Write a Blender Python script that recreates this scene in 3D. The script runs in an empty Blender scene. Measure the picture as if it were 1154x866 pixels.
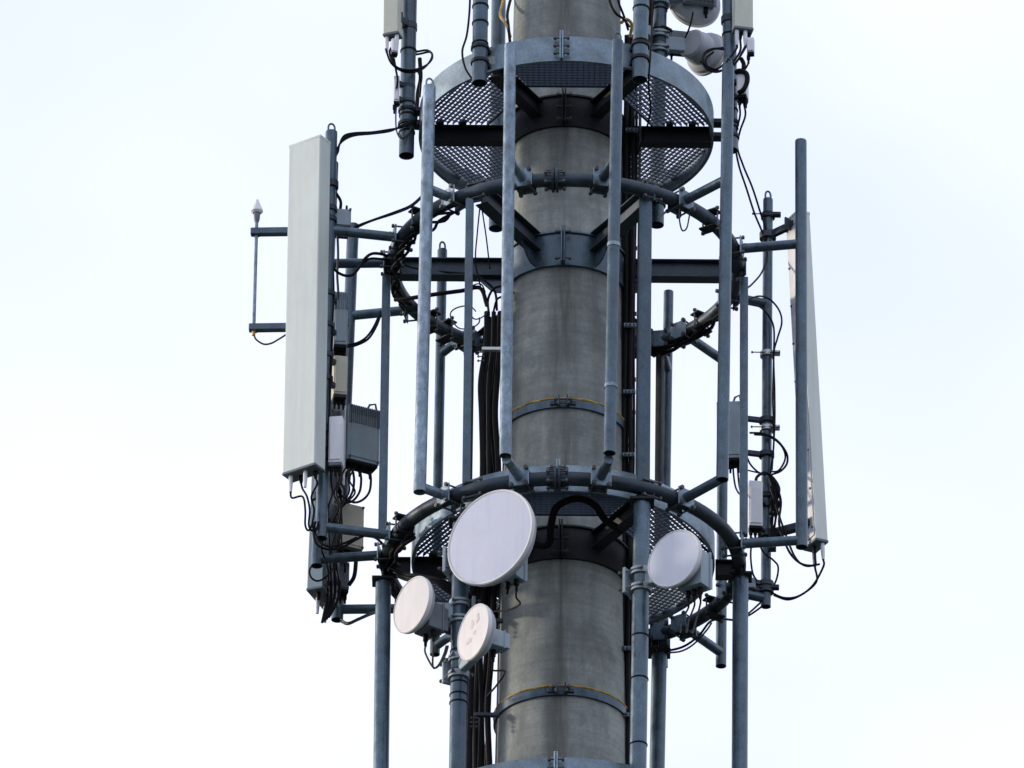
import bpy, bmesh, math, random
from mathutils import Vector, Matrix

random.seed(7)
S = bpy.context.scene
COL = S.collection
R = math.radians
V = Vector

# ------------------------------------------------------------------ camera
PW, PH = 1154.0, 866.0            # the photograph
FPX = 10000.0                     # focal length in photo pixels
DIST = FPX / 185.0                # metres from lens to mast axis
ELEV = R(30.0)
ZM = 28.6                         # height of the point of the mast in the middle of the frame
view = V((0, math.cos(ELEV), math.sin(ELEV)))
CAM = V((0, 0, ZM)) - view * DIST
aim = (V((0, 0, ZM)) + V((-(636.0 - PW / 2) / 185.0, 0, 0)) - CAM).normalized()
rgt = aim.cross(V((0, 0, 1))).normalized()
upv = rgt.cross(aim).normalized()
ROLL = R(0.62)                    # world up leans a little clockwise in the frame
rgt2 = rgt * math.cos(ROLL) + upv * math.sin(ROLL)
up2 = upv * math.cos(ROLL) - rgt * math.sin(ROLL)
cd = bpy.data.cameras.new('camera')
cam = bpy.data.objects.new('camera', cd)
COL.objects.link(cam)
m = Matrix((rgt2, up2, -aim)).transposed().to_4x4()
m.translation = CAM
cam.matrix_world = m
cd.sensor_width = 36.0
cd.lens = 36.0 * FPX / PW
cd.clip_start = 0.5
cd.clip_end = 20000
S.camera = cam
S.render.resolution_x, S.render.resolution_y = 1024, 768

# ------------------------------------------------------------------ world and sun
SUN_EL, SUN_AZ = R(13.0), R(-78.0)     # azimuth from +Y towards +X: the sun is off to the west side of the mast
w = bpy.data.worlds.new('World')
S.world = w
w.use_nodes = True
nt = w.node_tree
nt.nodes.clear()
out = nt.nodes.new('ShaderNodeOutputWorld')
bg = nt.nodes.new('ShaderNodeBackground')
sky = nt.nodes.new('ShaderNodeTexSky')
sky.sky_type = 'NISHITA'
sky.sun_disc = False
sky.sun_elevation = SUN_EL
sky.sun_rotation = SUN_AZ
sky.dust_density = 3.0
sky.air_density = 1.0
tc = nt.nodes.new('ShaderNodeTexCoord')
mp = nt.nodes.new('ShaderNodeMapping')
mp.inputs['Scale'].default_value = (9, 9, 16)
nz = nt.nodes.new('ShaderNodeTexNoise')
nz.inputs['Scale'].default_value = 1.0
nz.inputs['Detail'].default_value = 3
nz.inputs['Roughness'].default_value = 0.45
rp = nt.nodes.new('ShaderNodeValToRGB')
rp.color_ramp.elements[0].position = 0.30
rp.color_ramp.elements[0].color = (0.90, 0.90, 0.90, 1)
rp.color_ramp.elements[1].position = 0.68
rp.color_ramp.elements[1].color = (0.98, 0.98, 0.98, 1)
mx = nt.nodes.new('ShaderNodeMixRGB')
cl = nt.nodes.new('ShaderNodeValToRGB')               # thin bright cloud over the whole sky, bluer where it thins
cl.color_ramp.elements[0].position = 0.34
cl.color_ramp.elements[0].color = (0.90, 0.99, 1.29, 1)
cl.color_ramp.elements[1].position = 0.60
cl.color_ramp.elements[1].color = (1.03, 1.09, 1.33, 1)
sc_ = nt.nodes.new('ShaderNodeMixRGB')
sc_.blend_type = 'MULTIPLY'
sc_.inputs[0].default_value = 1.0
sc_.inputs[2].default_value = (10, 10, 10, 1)
nt.links.new(nz.outputs[0], cl.inputs[0])
nt.links.new(cl.outputs[0], sc_.inputs[1])
nt.links.new(sc_.outputs[0], mx.inputs[2])
nt.links.new(tc.outputs['Generated'], mp.inputs[0])
nt.links.new(mp.outputs[0], nz.inputs['Vector'])
nt.links.new(nz.outputs[0], rp.inputs[0])
nt.links.new(rp.outputs[0], mx.inputs[0])
nt.links.new(sky.outputs[0], mx.inputs[1])
nt.links.new(mx.outputs[0], bg.inputs[0])
bg.inputs[1].default_value = 0.10
nt.links.new(bg.outputs[0], out.inputs[0])

sl = bpy.data.lights.new('sun', 'SUN')
sl.energy = 2.9
sl.angle = R(4.0)
sl.color = (1.0, 0.89, 0.76)
sun = bpy.data.objects.new('sun', sl)
COL.objects.link(sun)
sdir = V((math.sin(SUN_AZ) * math.cos(SUN_EL), math.cos(SUN_AZ) * math.cos(SUN_EL), math.sin(SUN_EL)))
sun.rotation_euler = (-sdir).to_track_quat('-Z', 'Y').to_euler()
sun.location = (-20, 0, 60)

S.view_settings.view_transform = 'Standard'
S.view_settings.look = 'None'
S.view_settings.gamma = 1.0
S.view_settings.exposure = 0.0
S.view_settings.use_curve_mapping = False
S.render.engine = 'CYCLES'
S.cycles.max_bounces = 6


# ------------------------------------------------------------------ measuring: a photo pixel at a given real depth Y
def W(px, py, Y=0.0):
    d = aim * FPX + rgt2 * (px - PW / 2) - up2 * (py - PH / 2)
    t = (Y - CAM.y) / d.y
    return CAM + d * t


# ------------------------------------------------------------------ materials
def principled(name):
    mt = bpy.data.materials.new(name)
    mt.use_nodes = True
    return mt, mt.node_tree, mt.node_tree.nodes['Principled BSDF']


def noise_node(nt, coord, scale, vec=(1, 1, 1), detail=4, rough=0.55):
    mpn = nt.nodes.new('ShaderNodeMapping')
    mpn.inputs['Scale'].default_value = vec
    nt.links.new(coord, mpn.inputs[0])
    n = nt.nodes.new('ShaderNodeTexNoise')
    n.inputs['Scale'].default_value = scale
    n.inputs['Detail'].default_value = detail
    n.inputs['Roughness'].default_value = rough
    nt.links.new(mpn.outputs[0], n.inputs['Vector'])
    return n.outputs[0]


def ramp(nt, fac, stops):
    r = nt.nodes.new('ShaderNodeValToRGB')
    while len(r.color_ramp.elements) < len(stops):
        r.color_ramp.elements.new(0.5)
    for e, (p, c) in zip(r.color_ramp.elements, stops):
        e.position = p
        e.color = (*c, 1) if len(c) == 3 else c
    nt.links.new(fac, r.inputs[0])
    return r.outputs[0]


def mixc(nt, mode, fac, a, b):
    x = nt.nodes.new('ShaderNodeMixRGB')
    x.blend_type = mode
    for sock, v in ((x.inputs[0], fac), (x.inputs[1], a), (x.inputs[2], b)):
        if hasattr(v, 'is_output'):
            nt.links.new(v, sock)
        elif isinstance(v, (int, float)):
            sock.default_value = v
        else:
            sock.default_value = (*v, 1)
    return x.outputs[0]


def mat(name, base, rough=0.55, metal=0.0, var=0.25, scale=14.0, vec=(1, 1, 1), bump=0.0, dirt=None, dirt_amt=0.0, spec=0.4, fine=0.0):
    mt, nt, b = principled(name)
    tc = nt.nodes.new('ShaderNodeTexCoord')
    co = tc.outputs['Object']
    n = noise_node(nt, co, scale, vec)
    lo = tuple(c * (1 - var) for c in base)
    hi = tuple(min(1, c * (1 + var)) for c in base)
    c = ramp(nt, n, [(0.3, lo), (0.7, hi)])
    if fine:
        n3 = noise_node(nt, co, scale * 9, vec, 2, 0.6)
        c = mixc(nt, 'MULTIPLY', fine, c, ramp(nt, n3, [(0.35, (0.6, 0.6, 0.6)), (0.65, (1.25, 1.25, 1.25))]))
    if metal > 0:
        oi = nt.nodes.new('ShaderNodeObjectInfo')
        c = mixc(nt, 'MULTIPLY', 1.0, c, ramp(nt, oi.outputs['Random'], [(0.0, (0.78, 0.79, 0.80)), (1.0, (1.22, 1.20, 1.17))]))
    elif base[0] > 0.35:
        n4 = noise_node(nt, co, 1.0, (20, 20, 0.9), 4, 0.6)
        c = mixc(nt, 'MULTIPLY', 0.3, c, ramp(nt, n4, [(0.34, (0.80, 0.79, 0.76)), (0.54, (1.02, 1.02, 1.02))]))
    if dirt:
        n2 = noise_node(nt, co, 3.3, (3, 3, 0.7), 6, 0.65)
        f = ramp(nt, n2, [(0.50, (0, 0, 0)), (0.72, (dirt_amt,) * 3)])
        c = mixc(nt, 'MIX', f, c, dirt)
    nt.links.new(c, b.inputs['Base Color'])
    b.inputs['Metallic'].default_value = metal
    rr = ramp(nt, n, [(0.3, (max(0.05, rough - 0.1),) * 3), (0.7, (min(1, rough + 0.12),) * 3)])
    nt.links.new(rr, b.inputs['Roughness'])
    b.inputs['Specular IOR Level'].default_value = spec
    if bump:
        bp = nt.nodes.new('ShaderNodeBump')
        bp.inputs['Strength'].default_value = bump
        bp.inputs['Distance'].default_value = 0.004
        nb = noise_node(nt, co, scale * 4, vec, 4)
        nt.links.new(nb, bp.inputs['Height'])
        nt.links.new(bp.outputs[0], b.inputs['Normal'])
    return mt


def concrete_mat():
    mt, nt, b = principled('concrete')
    tc = nt.nodes.new('ShaderNodeTexCoord')
    co = tc.outputs['Object']
    big = noise_node(nt, co, 2.6, (1, 1, 0.7), 6, 0.65)
    c = ramp(nt, big, [(0.34, (0.196, 0.214, 0.202)), (0.66, (0.380, 0.402, 0.366))])
    rings = noise_node(nt, co, 1.0, (0.7, 0.7, 34), 3, 0.6)           # spun concrete: fine level rings
    c = mixc(nt, 'MULTIPLY', 0.38, c, ramp(nt, rings, [(0.32, (0.72, 0.72, 0.72)), (0.68, (1.16, 1.16, 1.16))]))
    rings2 = noise_node(nt, co, 1.0, (2.5, 2.5, 16), 3, 0.6)
    c = mixc(nt, 'MULTIPLY', 0.45, c, ramp(nt, rings2, [(0.32, (0.78, 0.79, 0.80)), (0.68, (1.12, 1.12, 1.10))]))
    streak = noise_node(nt, co, 1.0, (9, 9, 0.30), 3, 0.6)          # rain streaks
    c = mixc(nt, 'MULTIPLY', 0.42, c, ramp(nt, streak, [(0.36, (0.66, 0.66, 0.67)), (0.56, (1.06, 1.06, 1.06))]))
    fine = noise_node(nt, co, 60.0, (1, 1, 1), 3, 0.6)
    c = mixc(nt, 'MULTIPLY', 0.35, c, ramp(nt, fine, [(0.3, (0.62, 0.62, 0.62)), (0.7, (1.18, 1.18, 1.18))]))
    # run-off stain below the clamp flanges (on the side of the flanges)
    sep = nt.nodes.new('ShaderNodeSeparateXYZ')
    nt.links.new(co, sep.inputs[0])
    wob = noise_node(nt, co, 2.0, (1, 1, 1.2), 3)
    def math_(op, a, bb):
        x = nt.nodes.new('ShaderNodeMath')
        x.operation = op
        for s_, v in ((x.inputs[0], a), (x.inputs[1], bb)):
            if hasattr(v, 'is_output'):
                nt.links.new(v, s_)
            else:
                s_.default_value = v
        return x.outputs[0]
    dx = math_('ADD', sep.outputs[0], math_('MULTIPLY', math_('SUBTRACT', wob, 0.5), 0.10))
    adx = math_('ABSOLUTE', math_('ADD', dx, 0.01), 0)
    band = ramp(nt, adx, [(0.0, (0.85, 0.85, 0.85)), (0.05, (0.5, 0.5, 0.5)), (0.115, (0, 0, 0))])
    brk = ramp(nt, noise_node(nt, co, 1.0, (14, 14, 1.1), 5, 0.65), [(0.36, (0.15, 0.15, 0.15)), (0.6, (1, 1, 1))])
    fr = math_('LESS_THAN', sep.outputs[1], 0.0)
    f = math_('MULTIPLY', math_('MULTIPLY', band, brk), fr)
    c = mixc(nt, 'MIX', f, c, (0.10, 0.098, 0.088))
    moss = ramp(nt, noise_node(nt, co, 4.5, (1, 1, 0.6), 5, 0.65), [(0.50, (0, 0, 0)), (0.66, (0.5, 0.5, 0.5))])
    c = mixc(nt, 'MIX', moss, c, (0.13, 0.135, 0.125))
    chip = ramp(nt, noise_node(nt, co, 7.0, (2.4, 2.4, 0.8), 5, 0.7), [(0.735, (0, 0, 0)), (0.76, (0.8, 0.8, 0.8))])
    c = mixc(nt, 'MIX', chip, c, (0.42, 0.41, 0.38))
    nt.links.new(c, b.inputs['Base Color'])
    b.inputs['Roughness'].default_value = 0.85
    b.inputs['Specular IOR Level'].default_value = 0.25
    bp = nt.nodes.new('ShaderNodeBump')
    bp.inputs['Strength'].default_value = 0.15
    bp.inputs['Distance'].default_value = 0.004
    nt.links.new(rings, bp.inputs['Height'])
    nt.links.new(bp.outputs[0], b.inputs['Normal'])
    return mt


M = {
    'concrete': concrete_mat(),
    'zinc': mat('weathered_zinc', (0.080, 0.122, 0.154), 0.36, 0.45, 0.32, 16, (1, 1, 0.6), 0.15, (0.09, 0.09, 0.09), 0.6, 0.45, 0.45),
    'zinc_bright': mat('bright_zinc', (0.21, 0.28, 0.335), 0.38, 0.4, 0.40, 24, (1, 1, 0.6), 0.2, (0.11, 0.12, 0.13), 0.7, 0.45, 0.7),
    'zinc_dark': mat('dull_zinc', (0.042, 0.060, 0.077), 0.5, 0.3, 0.35, 12, (1, 1, 0.6), 0.15, (0.05, 0.05, 0.05), 0.7, 0.4, 0.4),
    'grate': mat('grating_zinc', (0.055, 0.080, 0.118), 0.5, 0.3, 0.3, 12, (1, 1, 1), 0, (0.06, 0.06, 0.06), 0.6),
    'plate': mat('plate_zinc', (0.24, 0.315, 0.365), 0.45, 0.3, 0.38, 7, (1, 1, 1), 0.12, (0.19, 0.20, 0.21), 0.55, 0.4, 0.35),
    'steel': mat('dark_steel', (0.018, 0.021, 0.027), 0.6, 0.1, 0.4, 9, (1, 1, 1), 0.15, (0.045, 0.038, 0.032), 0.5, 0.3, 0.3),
    'bolt': mat('bolt_steel', (0.10, 0.10, 0.105), 0.5, 0.4, 0.3, 40),
    'black': mat('black_rubber', (0.007, 0.007, 0.008), 0.6, 0, 0.3, 20, spec=0.13),
    'hose': mat('grey_hose', (0.05, 0.052, 0.055), 0.5, 0, 0.3, 20),
    'yellow': mat('yellow_wire', (0.42, 0.27, 0.04), 0.5, 0, 0.4, 30, dirt=(0.10, 0.09, 0.05), dirt_amt=0.7),
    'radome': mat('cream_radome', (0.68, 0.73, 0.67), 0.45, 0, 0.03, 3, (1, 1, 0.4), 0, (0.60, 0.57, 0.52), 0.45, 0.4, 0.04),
    'radome_old': mat('yellowed_radome', (0.60, 0.61, 0.50), 0.5, 0, 0.05, 4, (1, 1, 0.5), 0, (0.50, 0.48, 0.40), 0.5, 0.4, 0.05),
    'white': mat('white_paint', (0.76, 0.76, 0.78), 0.4, 0, 0.04, 5, (1, 1, 1), 0, (0.60, 0.59, 0.57), 0.4, 0.4, 0.04),
    'dish': mat('white_radome', (0.60, 0.62, 0.71), 0.5, 0, 0.03, 4, (1, 1, 1), 0, (0.62, 0.61, 0.62), 0.35, 0.35, 0.04),
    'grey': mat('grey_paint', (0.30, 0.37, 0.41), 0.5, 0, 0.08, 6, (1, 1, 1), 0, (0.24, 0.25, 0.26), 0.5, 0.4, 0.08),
    'dish_warm': mat('warm_radome', (0.66, 0.63, 0.61), 0.5, 0, 0.03, 4, (1, 1, 1), 0, (0.58, 0.55, 0.53), 0.4),
    'dish_white': mat('clean_radome', (0.74, 0.76, 0.82), 0.5, 0, 0.02, 4),
    'drum': mat('weathered_radome', (0.40, 0.42, 0.45), 0.5, 0, 0.06, 5, (1, 1, 1), 0, (0.28, 0.28, 0.28), 0.5),
    'rim': mat('cream_rim', (0.70, 0.69, 0.66), 0.45, 0, 0.05, 6),
    'grey_dark': mat('dark_grey_paint', (0.15, 0.17, 0.19), 0.5, 0, 0.12, 8, (1, 1, 1), 0, (0.08, 0.08, 0.08), 0.5, 0.4, 0.1),
    'cream': mat('cream_paint', (0.56, 0.54, 0.42), 0.5, 0, 0.05, 6, (1, 1, 1), 0, (0.42, 0.40, 0.31), 0.5, 0.4, 0.06),
    'alu': mat('bare_aluminium', (0.55, 0.56, 0.57), 0.4, 0.6, 0.12, 14),
    'brass': mat('brass', (0.45, 0.28, 0.10), 0.4, 0.7, 0.2, 30),
    'soil': mat('meadow', (0.05, 0.06, 0.05), 0.95, 0, 0.4, 0.05, spec=0.1),
    'peel': mat('peeled_patch', (0.66, 0.56, 0.53), 0.7, 0, 0.15, 60),
}


# ------------------------------------------------------------------ mesh builder
class MB:
    def __init__(s):
        s.v, s.f = [], []

    def add(s, verts, faces):
        o = len(s.v)
        s.v += [V(p) for p in verts]
        s.f += [tuple(i + o for i in f) for f in faces]
        return s

    def sweep(s, pts, rad, seg=12, closed=False, caps=True, flat=None):
        n = len(pts)
        pts = [V(p) for p in pts]
        rads = rad if isinstance(rad, (list, tuple)) else [rad] * n
        tans = []
        for i in range(n):
            a = pts[(i - 1) % n] if (closed or i > 0) else pts[i]
            b = pts[(i + 1) % n] if (closed or i < n - 1) else pts[i]
            t = b - a
            tans.append(t.normalized() if t.length > 1e-9 else V((0, 0, 1)))
        ref = V((0, 0, 1)) if abs(tans[0].z) < 0.9 else V((0, 1, 0))
        nrm = (ref - tans[0] * ref.dot(tans[0])).normalized()
        vs = []
        for i in range(n):
            t = tans[i]
            nrm = (nrm - t * nrm.dot(t))
            nrm = nrm.normalized() if nrm.length > 1e-9 else t.orthogonal().normalized()
            bn = t.cross(nrm)
            for k in range(seg):
                a = 2 * math.pi * k / seg
                vs.append(pts[i] + (nrm * math.cos(a) + bn * math.sin(a)) * rads[i])
        fs = []
        for i in range(n if closed else n - 1):
            j = (i + 1) % n
            for k in range(seg):
                l = (k + 1) % seg
                fs.append((i * seg + k, i * seg + l, j * seg + l, j * seg + k))
        if caps and not closed:
            fs.append(tuple(reversed(range(seg))))
            fs.append(tuple((n - 1) * seg + k for k in range(seg)))
        return s.add(vs, fs)

    def cyl(s, a, b, r, seg=20, r2=None):
        return s.sweep([a, b], [r, r if r2 is None else r2], seg)

    def pipe(s, a, b, r, wall=0.005, seg=28):
        """open-ended tube with a real wall"""
        a, b = V(a), V(b)
        t = (b - a).normalized()
        n = t.orthogonal().normalized()
        bn = t.cross(n)
        vs = []
        for p, rr in ((a, r), (b, r), (b, r - wall), (a, r - wall)):
            for k in range(seg):
                an = 2 * math.pi * k / seg
                vs.append(p + (n * math.cos(an) + bn * math.sin(an)) * rr)
        fs = []
        for q in range(4):
            q2 = (q + 1) % 4
            for k in range(seg):
                l = (k + 1) % seg
                fs.append((q * seg + k, q * seg + l, q2 * seg + l, q2 * seg + k))
        return s.add(vs, fs)

    def box(s, c, size, rot=None, bev=0.0, segs=2):
        bm = bmesh.new()
        bmesh.ops.create_cube(bm, size=1.0)
        for v in bm.verts:
            v.co = V((v.co.x * size[0], v.co.y * size[1], v.co.z * size[2]))
        if bev > 0:
            bmesh.ops.bevel(bm, geom=list(bm.edges), offset=bev, segments=segs, affect='EDGES', profile=0.6)
        rot = rot or Matrix.Identity(3)
        bm.verts.index_update()
        vs = [V(c) + rot @ v.co for v in bm.verts]
        fs = [tuple(v.index for v in f.verts) for f in bm.faces]
        bm.free()
        return s.add(vs, fs)

    def lathe(s, o, axis, prof, seg=40, ref=None):
        """prof: list of (distance along axis, radius)"""
        axis = V(axis).normalized()
        n = axis.orthogonal().normalized() if ref is None else V(ref)
        bn = axis.cross(n)
        vs, fs = [], []
        for d, r in prof:
            for k in range(seg):
                a = 2 * math.pi * k / seg
                vs.append(V(o) + axis * d + (n * math.cos(a) + bn * math.sin(a)) * max(r, 1e-5))
        for i in range(len(prof) - 1):
            for k in range(seg):
                l = (k + 1) % seg
                fs.append((i * seg + k, i * seg + l, (i + 1) * seg + l, (i + 1) * seg + k))
        if prof[0][1] > 1e-4:
            fs.append(tuple(reversed(range(seg))))
        if prof[-1][1] > 1e-4:
            fs.append(tuple((len(prof) - 1) * seg + k for k in range(seg)))
        return s.add(vs, fs)

    def band(s, c, r0, r1, z0, z1, seg=96, a0=0.0, a1=360.0):
        """upright ring (or arc) of sheet: inner r0, outer r1, between heights z0 and z1"""
        full = abs(a1 - a0) >= 359.9
        n = seg if full else max(2, int(seg * abs(a1 - a0) / 360))
        vs = []
        cnt = n if full else n + 1
        for i in range(cnt):
            a = R(a0 + (a1 - a0) * i / n)
            ca, sa = math.cos(a), math.sin(a)
            for r, z in ((r0, z0), (r1, z0), (r1, z1), (r0, z1)):
                vs.append(V((c[0] + r * ca, c[1] + r * sa, z)))
        fs = []
        for i in range(n):
            j = (i + 1) % cnt
            for q in range(4):
                p = (q + 1) % 4
                fs.append((i * 4 + q, i * 4 + p, j * 4 + p, j * 4 + q))
        if not full:
            fs.append((3, 2, 1, 0))
            k = (cnt - 1) * 4
            fs.append((k, k + 1, k + 2, k + 3))
        return s.add(vs, fs)

    def mesh(s, name, material, loc, smooth=35):
        me = bpy.data.meshes.new(name)
        me.from_pydata([p - loc for p in s.v], [], s.f)
        bm = bmesh.new()
        bm.from_mesh(me)
        bmesh.ops.recalc_face_normals(bm, faces=bm.faces)
        ang = R(smooth)
        for f in bm.faces:
            f.smooth = True
        for e in bm.edges:
            e.smooth = len(e.link_faces) == 2 and e.calc_face_angle(9) < ang
        bm.to_mesh(me)
        bm.free()
        me.materials.append(material)
        return me


def thing(name, label, cat, loc, group=None):
    o = bpy.data.objects.new(name, None)
    o.empty_display_size = 0.1
    COL.objects.link(o)
    o.location = loc
    o['label'] = label
    o['category'] = cat
    if group:
        o['group'] = group
    return o


def islands(mb):
    par = list(range(len(mb.v)))
    def find(i):
        while par[i] != i:
            par[i] = par[par[i]]
            i = par[i]
        return i
    for f in mb.f:
        for q in f[1:]:
            par[find(q)] = find(f[0])
    groups = {}
    for f in mb.f:
        groups.setdefault(find(f[0]), []).append(f)
    res = []
    for fs in groups.values():
        ids = sorted({i for f in fs for i in f})
        mp_ = {i: k for k, i in enumerate(ids)}
        m2 = MB()
        m2.v = [mb.v[i] for i in ids]
        m2.f = [tuple(mp_[i] for i in f) for f in fs]
        res.append(m2)
    return res


def part(root, name, mb, material, label=None, parent=None, smooth=35, split=False):
    if split:
        return [part(root, name, q, material, label, parent, smooth) for q in islands(mb)][0]
    me = mb.mesh(name, M[material], V(root.location), smooth)
    o = bpy.data.objects.new(name, me)
    COL.objects.link(o)
    o.parent = parent or root
    if label:
        o['label'] = label
    return o


def solo(name, label, cat, mb, material, loc, group=None, smooth=35):
    me = mb.mesh(name, M[material], V(loc), smooth)
    o = bpy.data.objects.new(name, me)
    COL.objects.link(o)
    o.location = loc
    o['label'] = label
    o['category'] = cat
    if group:
        o['group'] = group
    return o


def rot_to(xaxis, zaxis=V((0, 0, 1))):
    """3x3 with columns x, y, z; z kept, x as close to xaxis as possible"""
    z = V(zaxis).normalized()
    x = V(xaxis)
    x = (x - z * x.dot(z)).normalized()
    return Matrix((x, z.cross(x), z)).transposed()


def yaw(deg):
    return Matrix.Rotation(R(deg), 3, 'Z')


_boltmesh = {}


def bolt(root, parent, p, axis, length=0.05, r=0.009, nut=True):
    """a bolt: shank with head and nut, its own object"""
    axis = V(axis).normalized()
    key = (round(length, 3), round(r, 4), tuple(round(x, 2) for x in axis), nut)
    if key not in _boltmesh:
        mb = MB()
        h = length / 2
        mb.cyl(axis * -h, axis * h, r * 0.62, 8)
        mb.cyl(axis * (h - r * 1.6), axis * (h - r * 0.2), r * 1.5, 6)
        if nut:
            mb.cyl(axis * (-h + r * 0.4), axis * (-h + r * 1.9), r * 1.5, 6)
        _boltmesh[key] = mb.mesh('bolt', M['bolt'], V((0, 0, 0)))
    o = bpy.data.objects.new('bolt', _boltmesh[key])
    COL.objects.link(o)
    o.parent = parent
    o.location = V(p) - V(root.location)
    return o


def spline(pts, n=8, closed=False):
    pts = [V(p) for p in pts]
    if len(pts) < 3:
        return pts
    outp = []
    m_ = len(pts)
    rng = m_ if closed else m_ - 1
    for i in range(rng):
        p0 = pts[(i - 1) % m_] if (closed or i > 0) else pts[i] * 2 - pts[i + 1]
        p1, p2 = pts[i], pts[(i + 1) % m_]
        p3 = pts[(i + 2) % m_] if (closed or i < m_ - 2) else pts[i + 1] * 2 - pts[i]
        for k in range(n):
            t = k / n
            outp.append(0.5 * ((2 * p1) + (p2 - p0) * t + (2 * p0 - 5 * p1 + 4 * p2 - p3) * t * t + (3 * p1 - p0 - 3 * p2 + p3) * t ** 3))
    if not closed:
        outp.append(pts[-1])
    return outp


# ------------------------------------------------------------------ the setting and the levels of the mast
g = MB()
n_ = 24
vs, fs = [], []
for i in range(n_ + 1):
    for j in range(n_ + 1):
        vs.append(V(((i / n_ - 0.5) * 12000, (j / n_ - 0.5) * 12000, 0)))
for i in range(n_):
    for j in range(n_):
        a = i * (n_ + 1) + j
        fs.append((a, a + 1, a + n_ + 2, a + n_ + 1))
g.add(vs, fs)
gr = bpy.data.objects.new('ground', g.mesh('ground', M['soil'], V((0, 0, 0))))
COL.objects.link(gr)
gr['kind'] = 'structure'

ZU = W(637, 304).z        # upper antenna ring
ZL = W(634.5, 637).z      # lower antenna ring, level with the middle platform
ZP = W(639, 157).z        # underside of the upper platform's kick plate
ZB = W(631, 964).z        # platform below the frame
RING, RP = 1.06, 0.043
PLAT = 0.905

z30, z840 = W(640, 30).z, W(631, 840).z
r30, r840 = 62.0 / 185, 73.0 / 185
slope = (r840 - r30) / (z840 - z30)


def mast_r(z):
    return r30 + slope * (z - z30)


zt = z30 + 2.6
zs = [0.0, 5, 10, 15, 20, 23, 25, 26, 27, 28, 29, 30, 31, 32, zt]
zs = sorted(z for z in zs if z <= zt)
mb = MB()
mb.lathe((0, 0, 0), (0, 0, 1), [(z, mast_r(z)) for z in zs] + [(zt + 0.05, mast_r(zt) - 0.05)], 96, ref=(1, 0, 0))
mast = solo('concrete_mast', 'tall tapering grey concrete mast carrying all the platforms and antenna rings', 'mast', mb, 'concrete', V((0, 0, 0)))


def clamp_collar(root, z0, z1, material='zinc', flange_deg=(269, 89), par=None, nb=3, bl=0.10):
    """sheet-steel collar gripping the mast, bolted at two upright flanges"""
    r = max(mast_r(z0), mast_r(z1))
    mb = MB().band((0, 0), r + 0.004, r + 0.016, z0, z1, 96)
    mb.band((0, 0), r + 0.003, r + 0.022, z0 - 0.012, z0 - 0.001, 96)
    mb.band((0, 0), r + 0.003, r + 0.030, z1 + 0.001, z1 + 0.012, 96)
    col = part(root, 'collar', mb, material)
    for fd in flange_deg:
        a = R(fd)
        d = V((math.cos(a), math.sin(a), 0))
        t = V((-d.y, d.x, 0))
        mbf = MB()
        for sgn in (-1, 1):
            mbf.box(d * (r + 0.052) + t * 0.008 * sgn + V((0, 0, (z0 + z1) / 2)), (0.074, 0.010, (z1 - z0) * 1.18), rot_to(d), 0.002, 1)
        fl = part(root, 'flange', mbf, material, parent=col, split=True)
        for k in range(nb):
            zz = z0 + (z1 - z0) * (0.06 + 0.88 * k / max(1, nb - 1))
            bolt(root, col, d * (r + 0.062) + V((0, 0, zz)), t, bl, 0.010)
    return col


def channel(mb, a, b, h, wdt, th=0.008):
    """I-beam from a to b"""
    a, b = V(a), V(b)
    d = (b - a)
    L = d.length
    rt = rot_to(d)
    c = (a + b) / 2
    mb.box(c, (L, th, h - 2 * th), rt)
    for s_ in (-1, 1):
        mb.box(c + V((0, 0, s_ * (h - th) / 2)), (L, wdt, th), rt, 0.0015, 1)
    return mb


def grating_sector(root, z, mid_deg, apo_in, rout, pitch=0.0305, depth=0.0215, th=0.004):
    """a wedge of open bar grating between two radial beams, its bars square to the wedge's middle line"""
    a = R(mid_deg)
    n = V((math.cos(a), math.sin(a), 0))
    t = V((-n.y, n.x, 0))
    mb = MB()
    rt = rot_to(t)
    d = apo_in
    while d < rout - 0.004:
        lim = min(d * math.tan(R(30)) - 0.032, math.sqrt(max(0, rout ** 2 - d * d)))
        if lim > 0.02:
            mb.box(n * d + V((0, 0, z)), (2 * lim, th, depth), rt)
        d += pitch
    # twisted cross rods
    rt2 = rot_to(n)
    e = 0.0
    while e < rout * 0.5:
        for sg in ((0,) if e == 0 else (-1, 1)):
            x0 = max(apo_in, (e + 0.032) / math.tan(R(30)))
            x1 = math.sqrt(max(0, rout ** 2 - e * e))
            if x1 - x0 > 0.02:
                mb.box(n * (x0 + x1) / 2 + t * e * sg + V((0, 0, z + depth / 2 - 0.003)), (x1 - x0, 0.0045, 0.006), rt2)
        e += 0.034
    # inner edge bar
    lim = apo_in * math.tan(R(30)) - 0.032
    mb.box(n * (apo_in - 0.004) + V((0, 0, z)), (2 * lim, 0.005, depth + 0.012), rt)
    return part(root, 'grating_panel', mb, 'grate')


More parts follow.
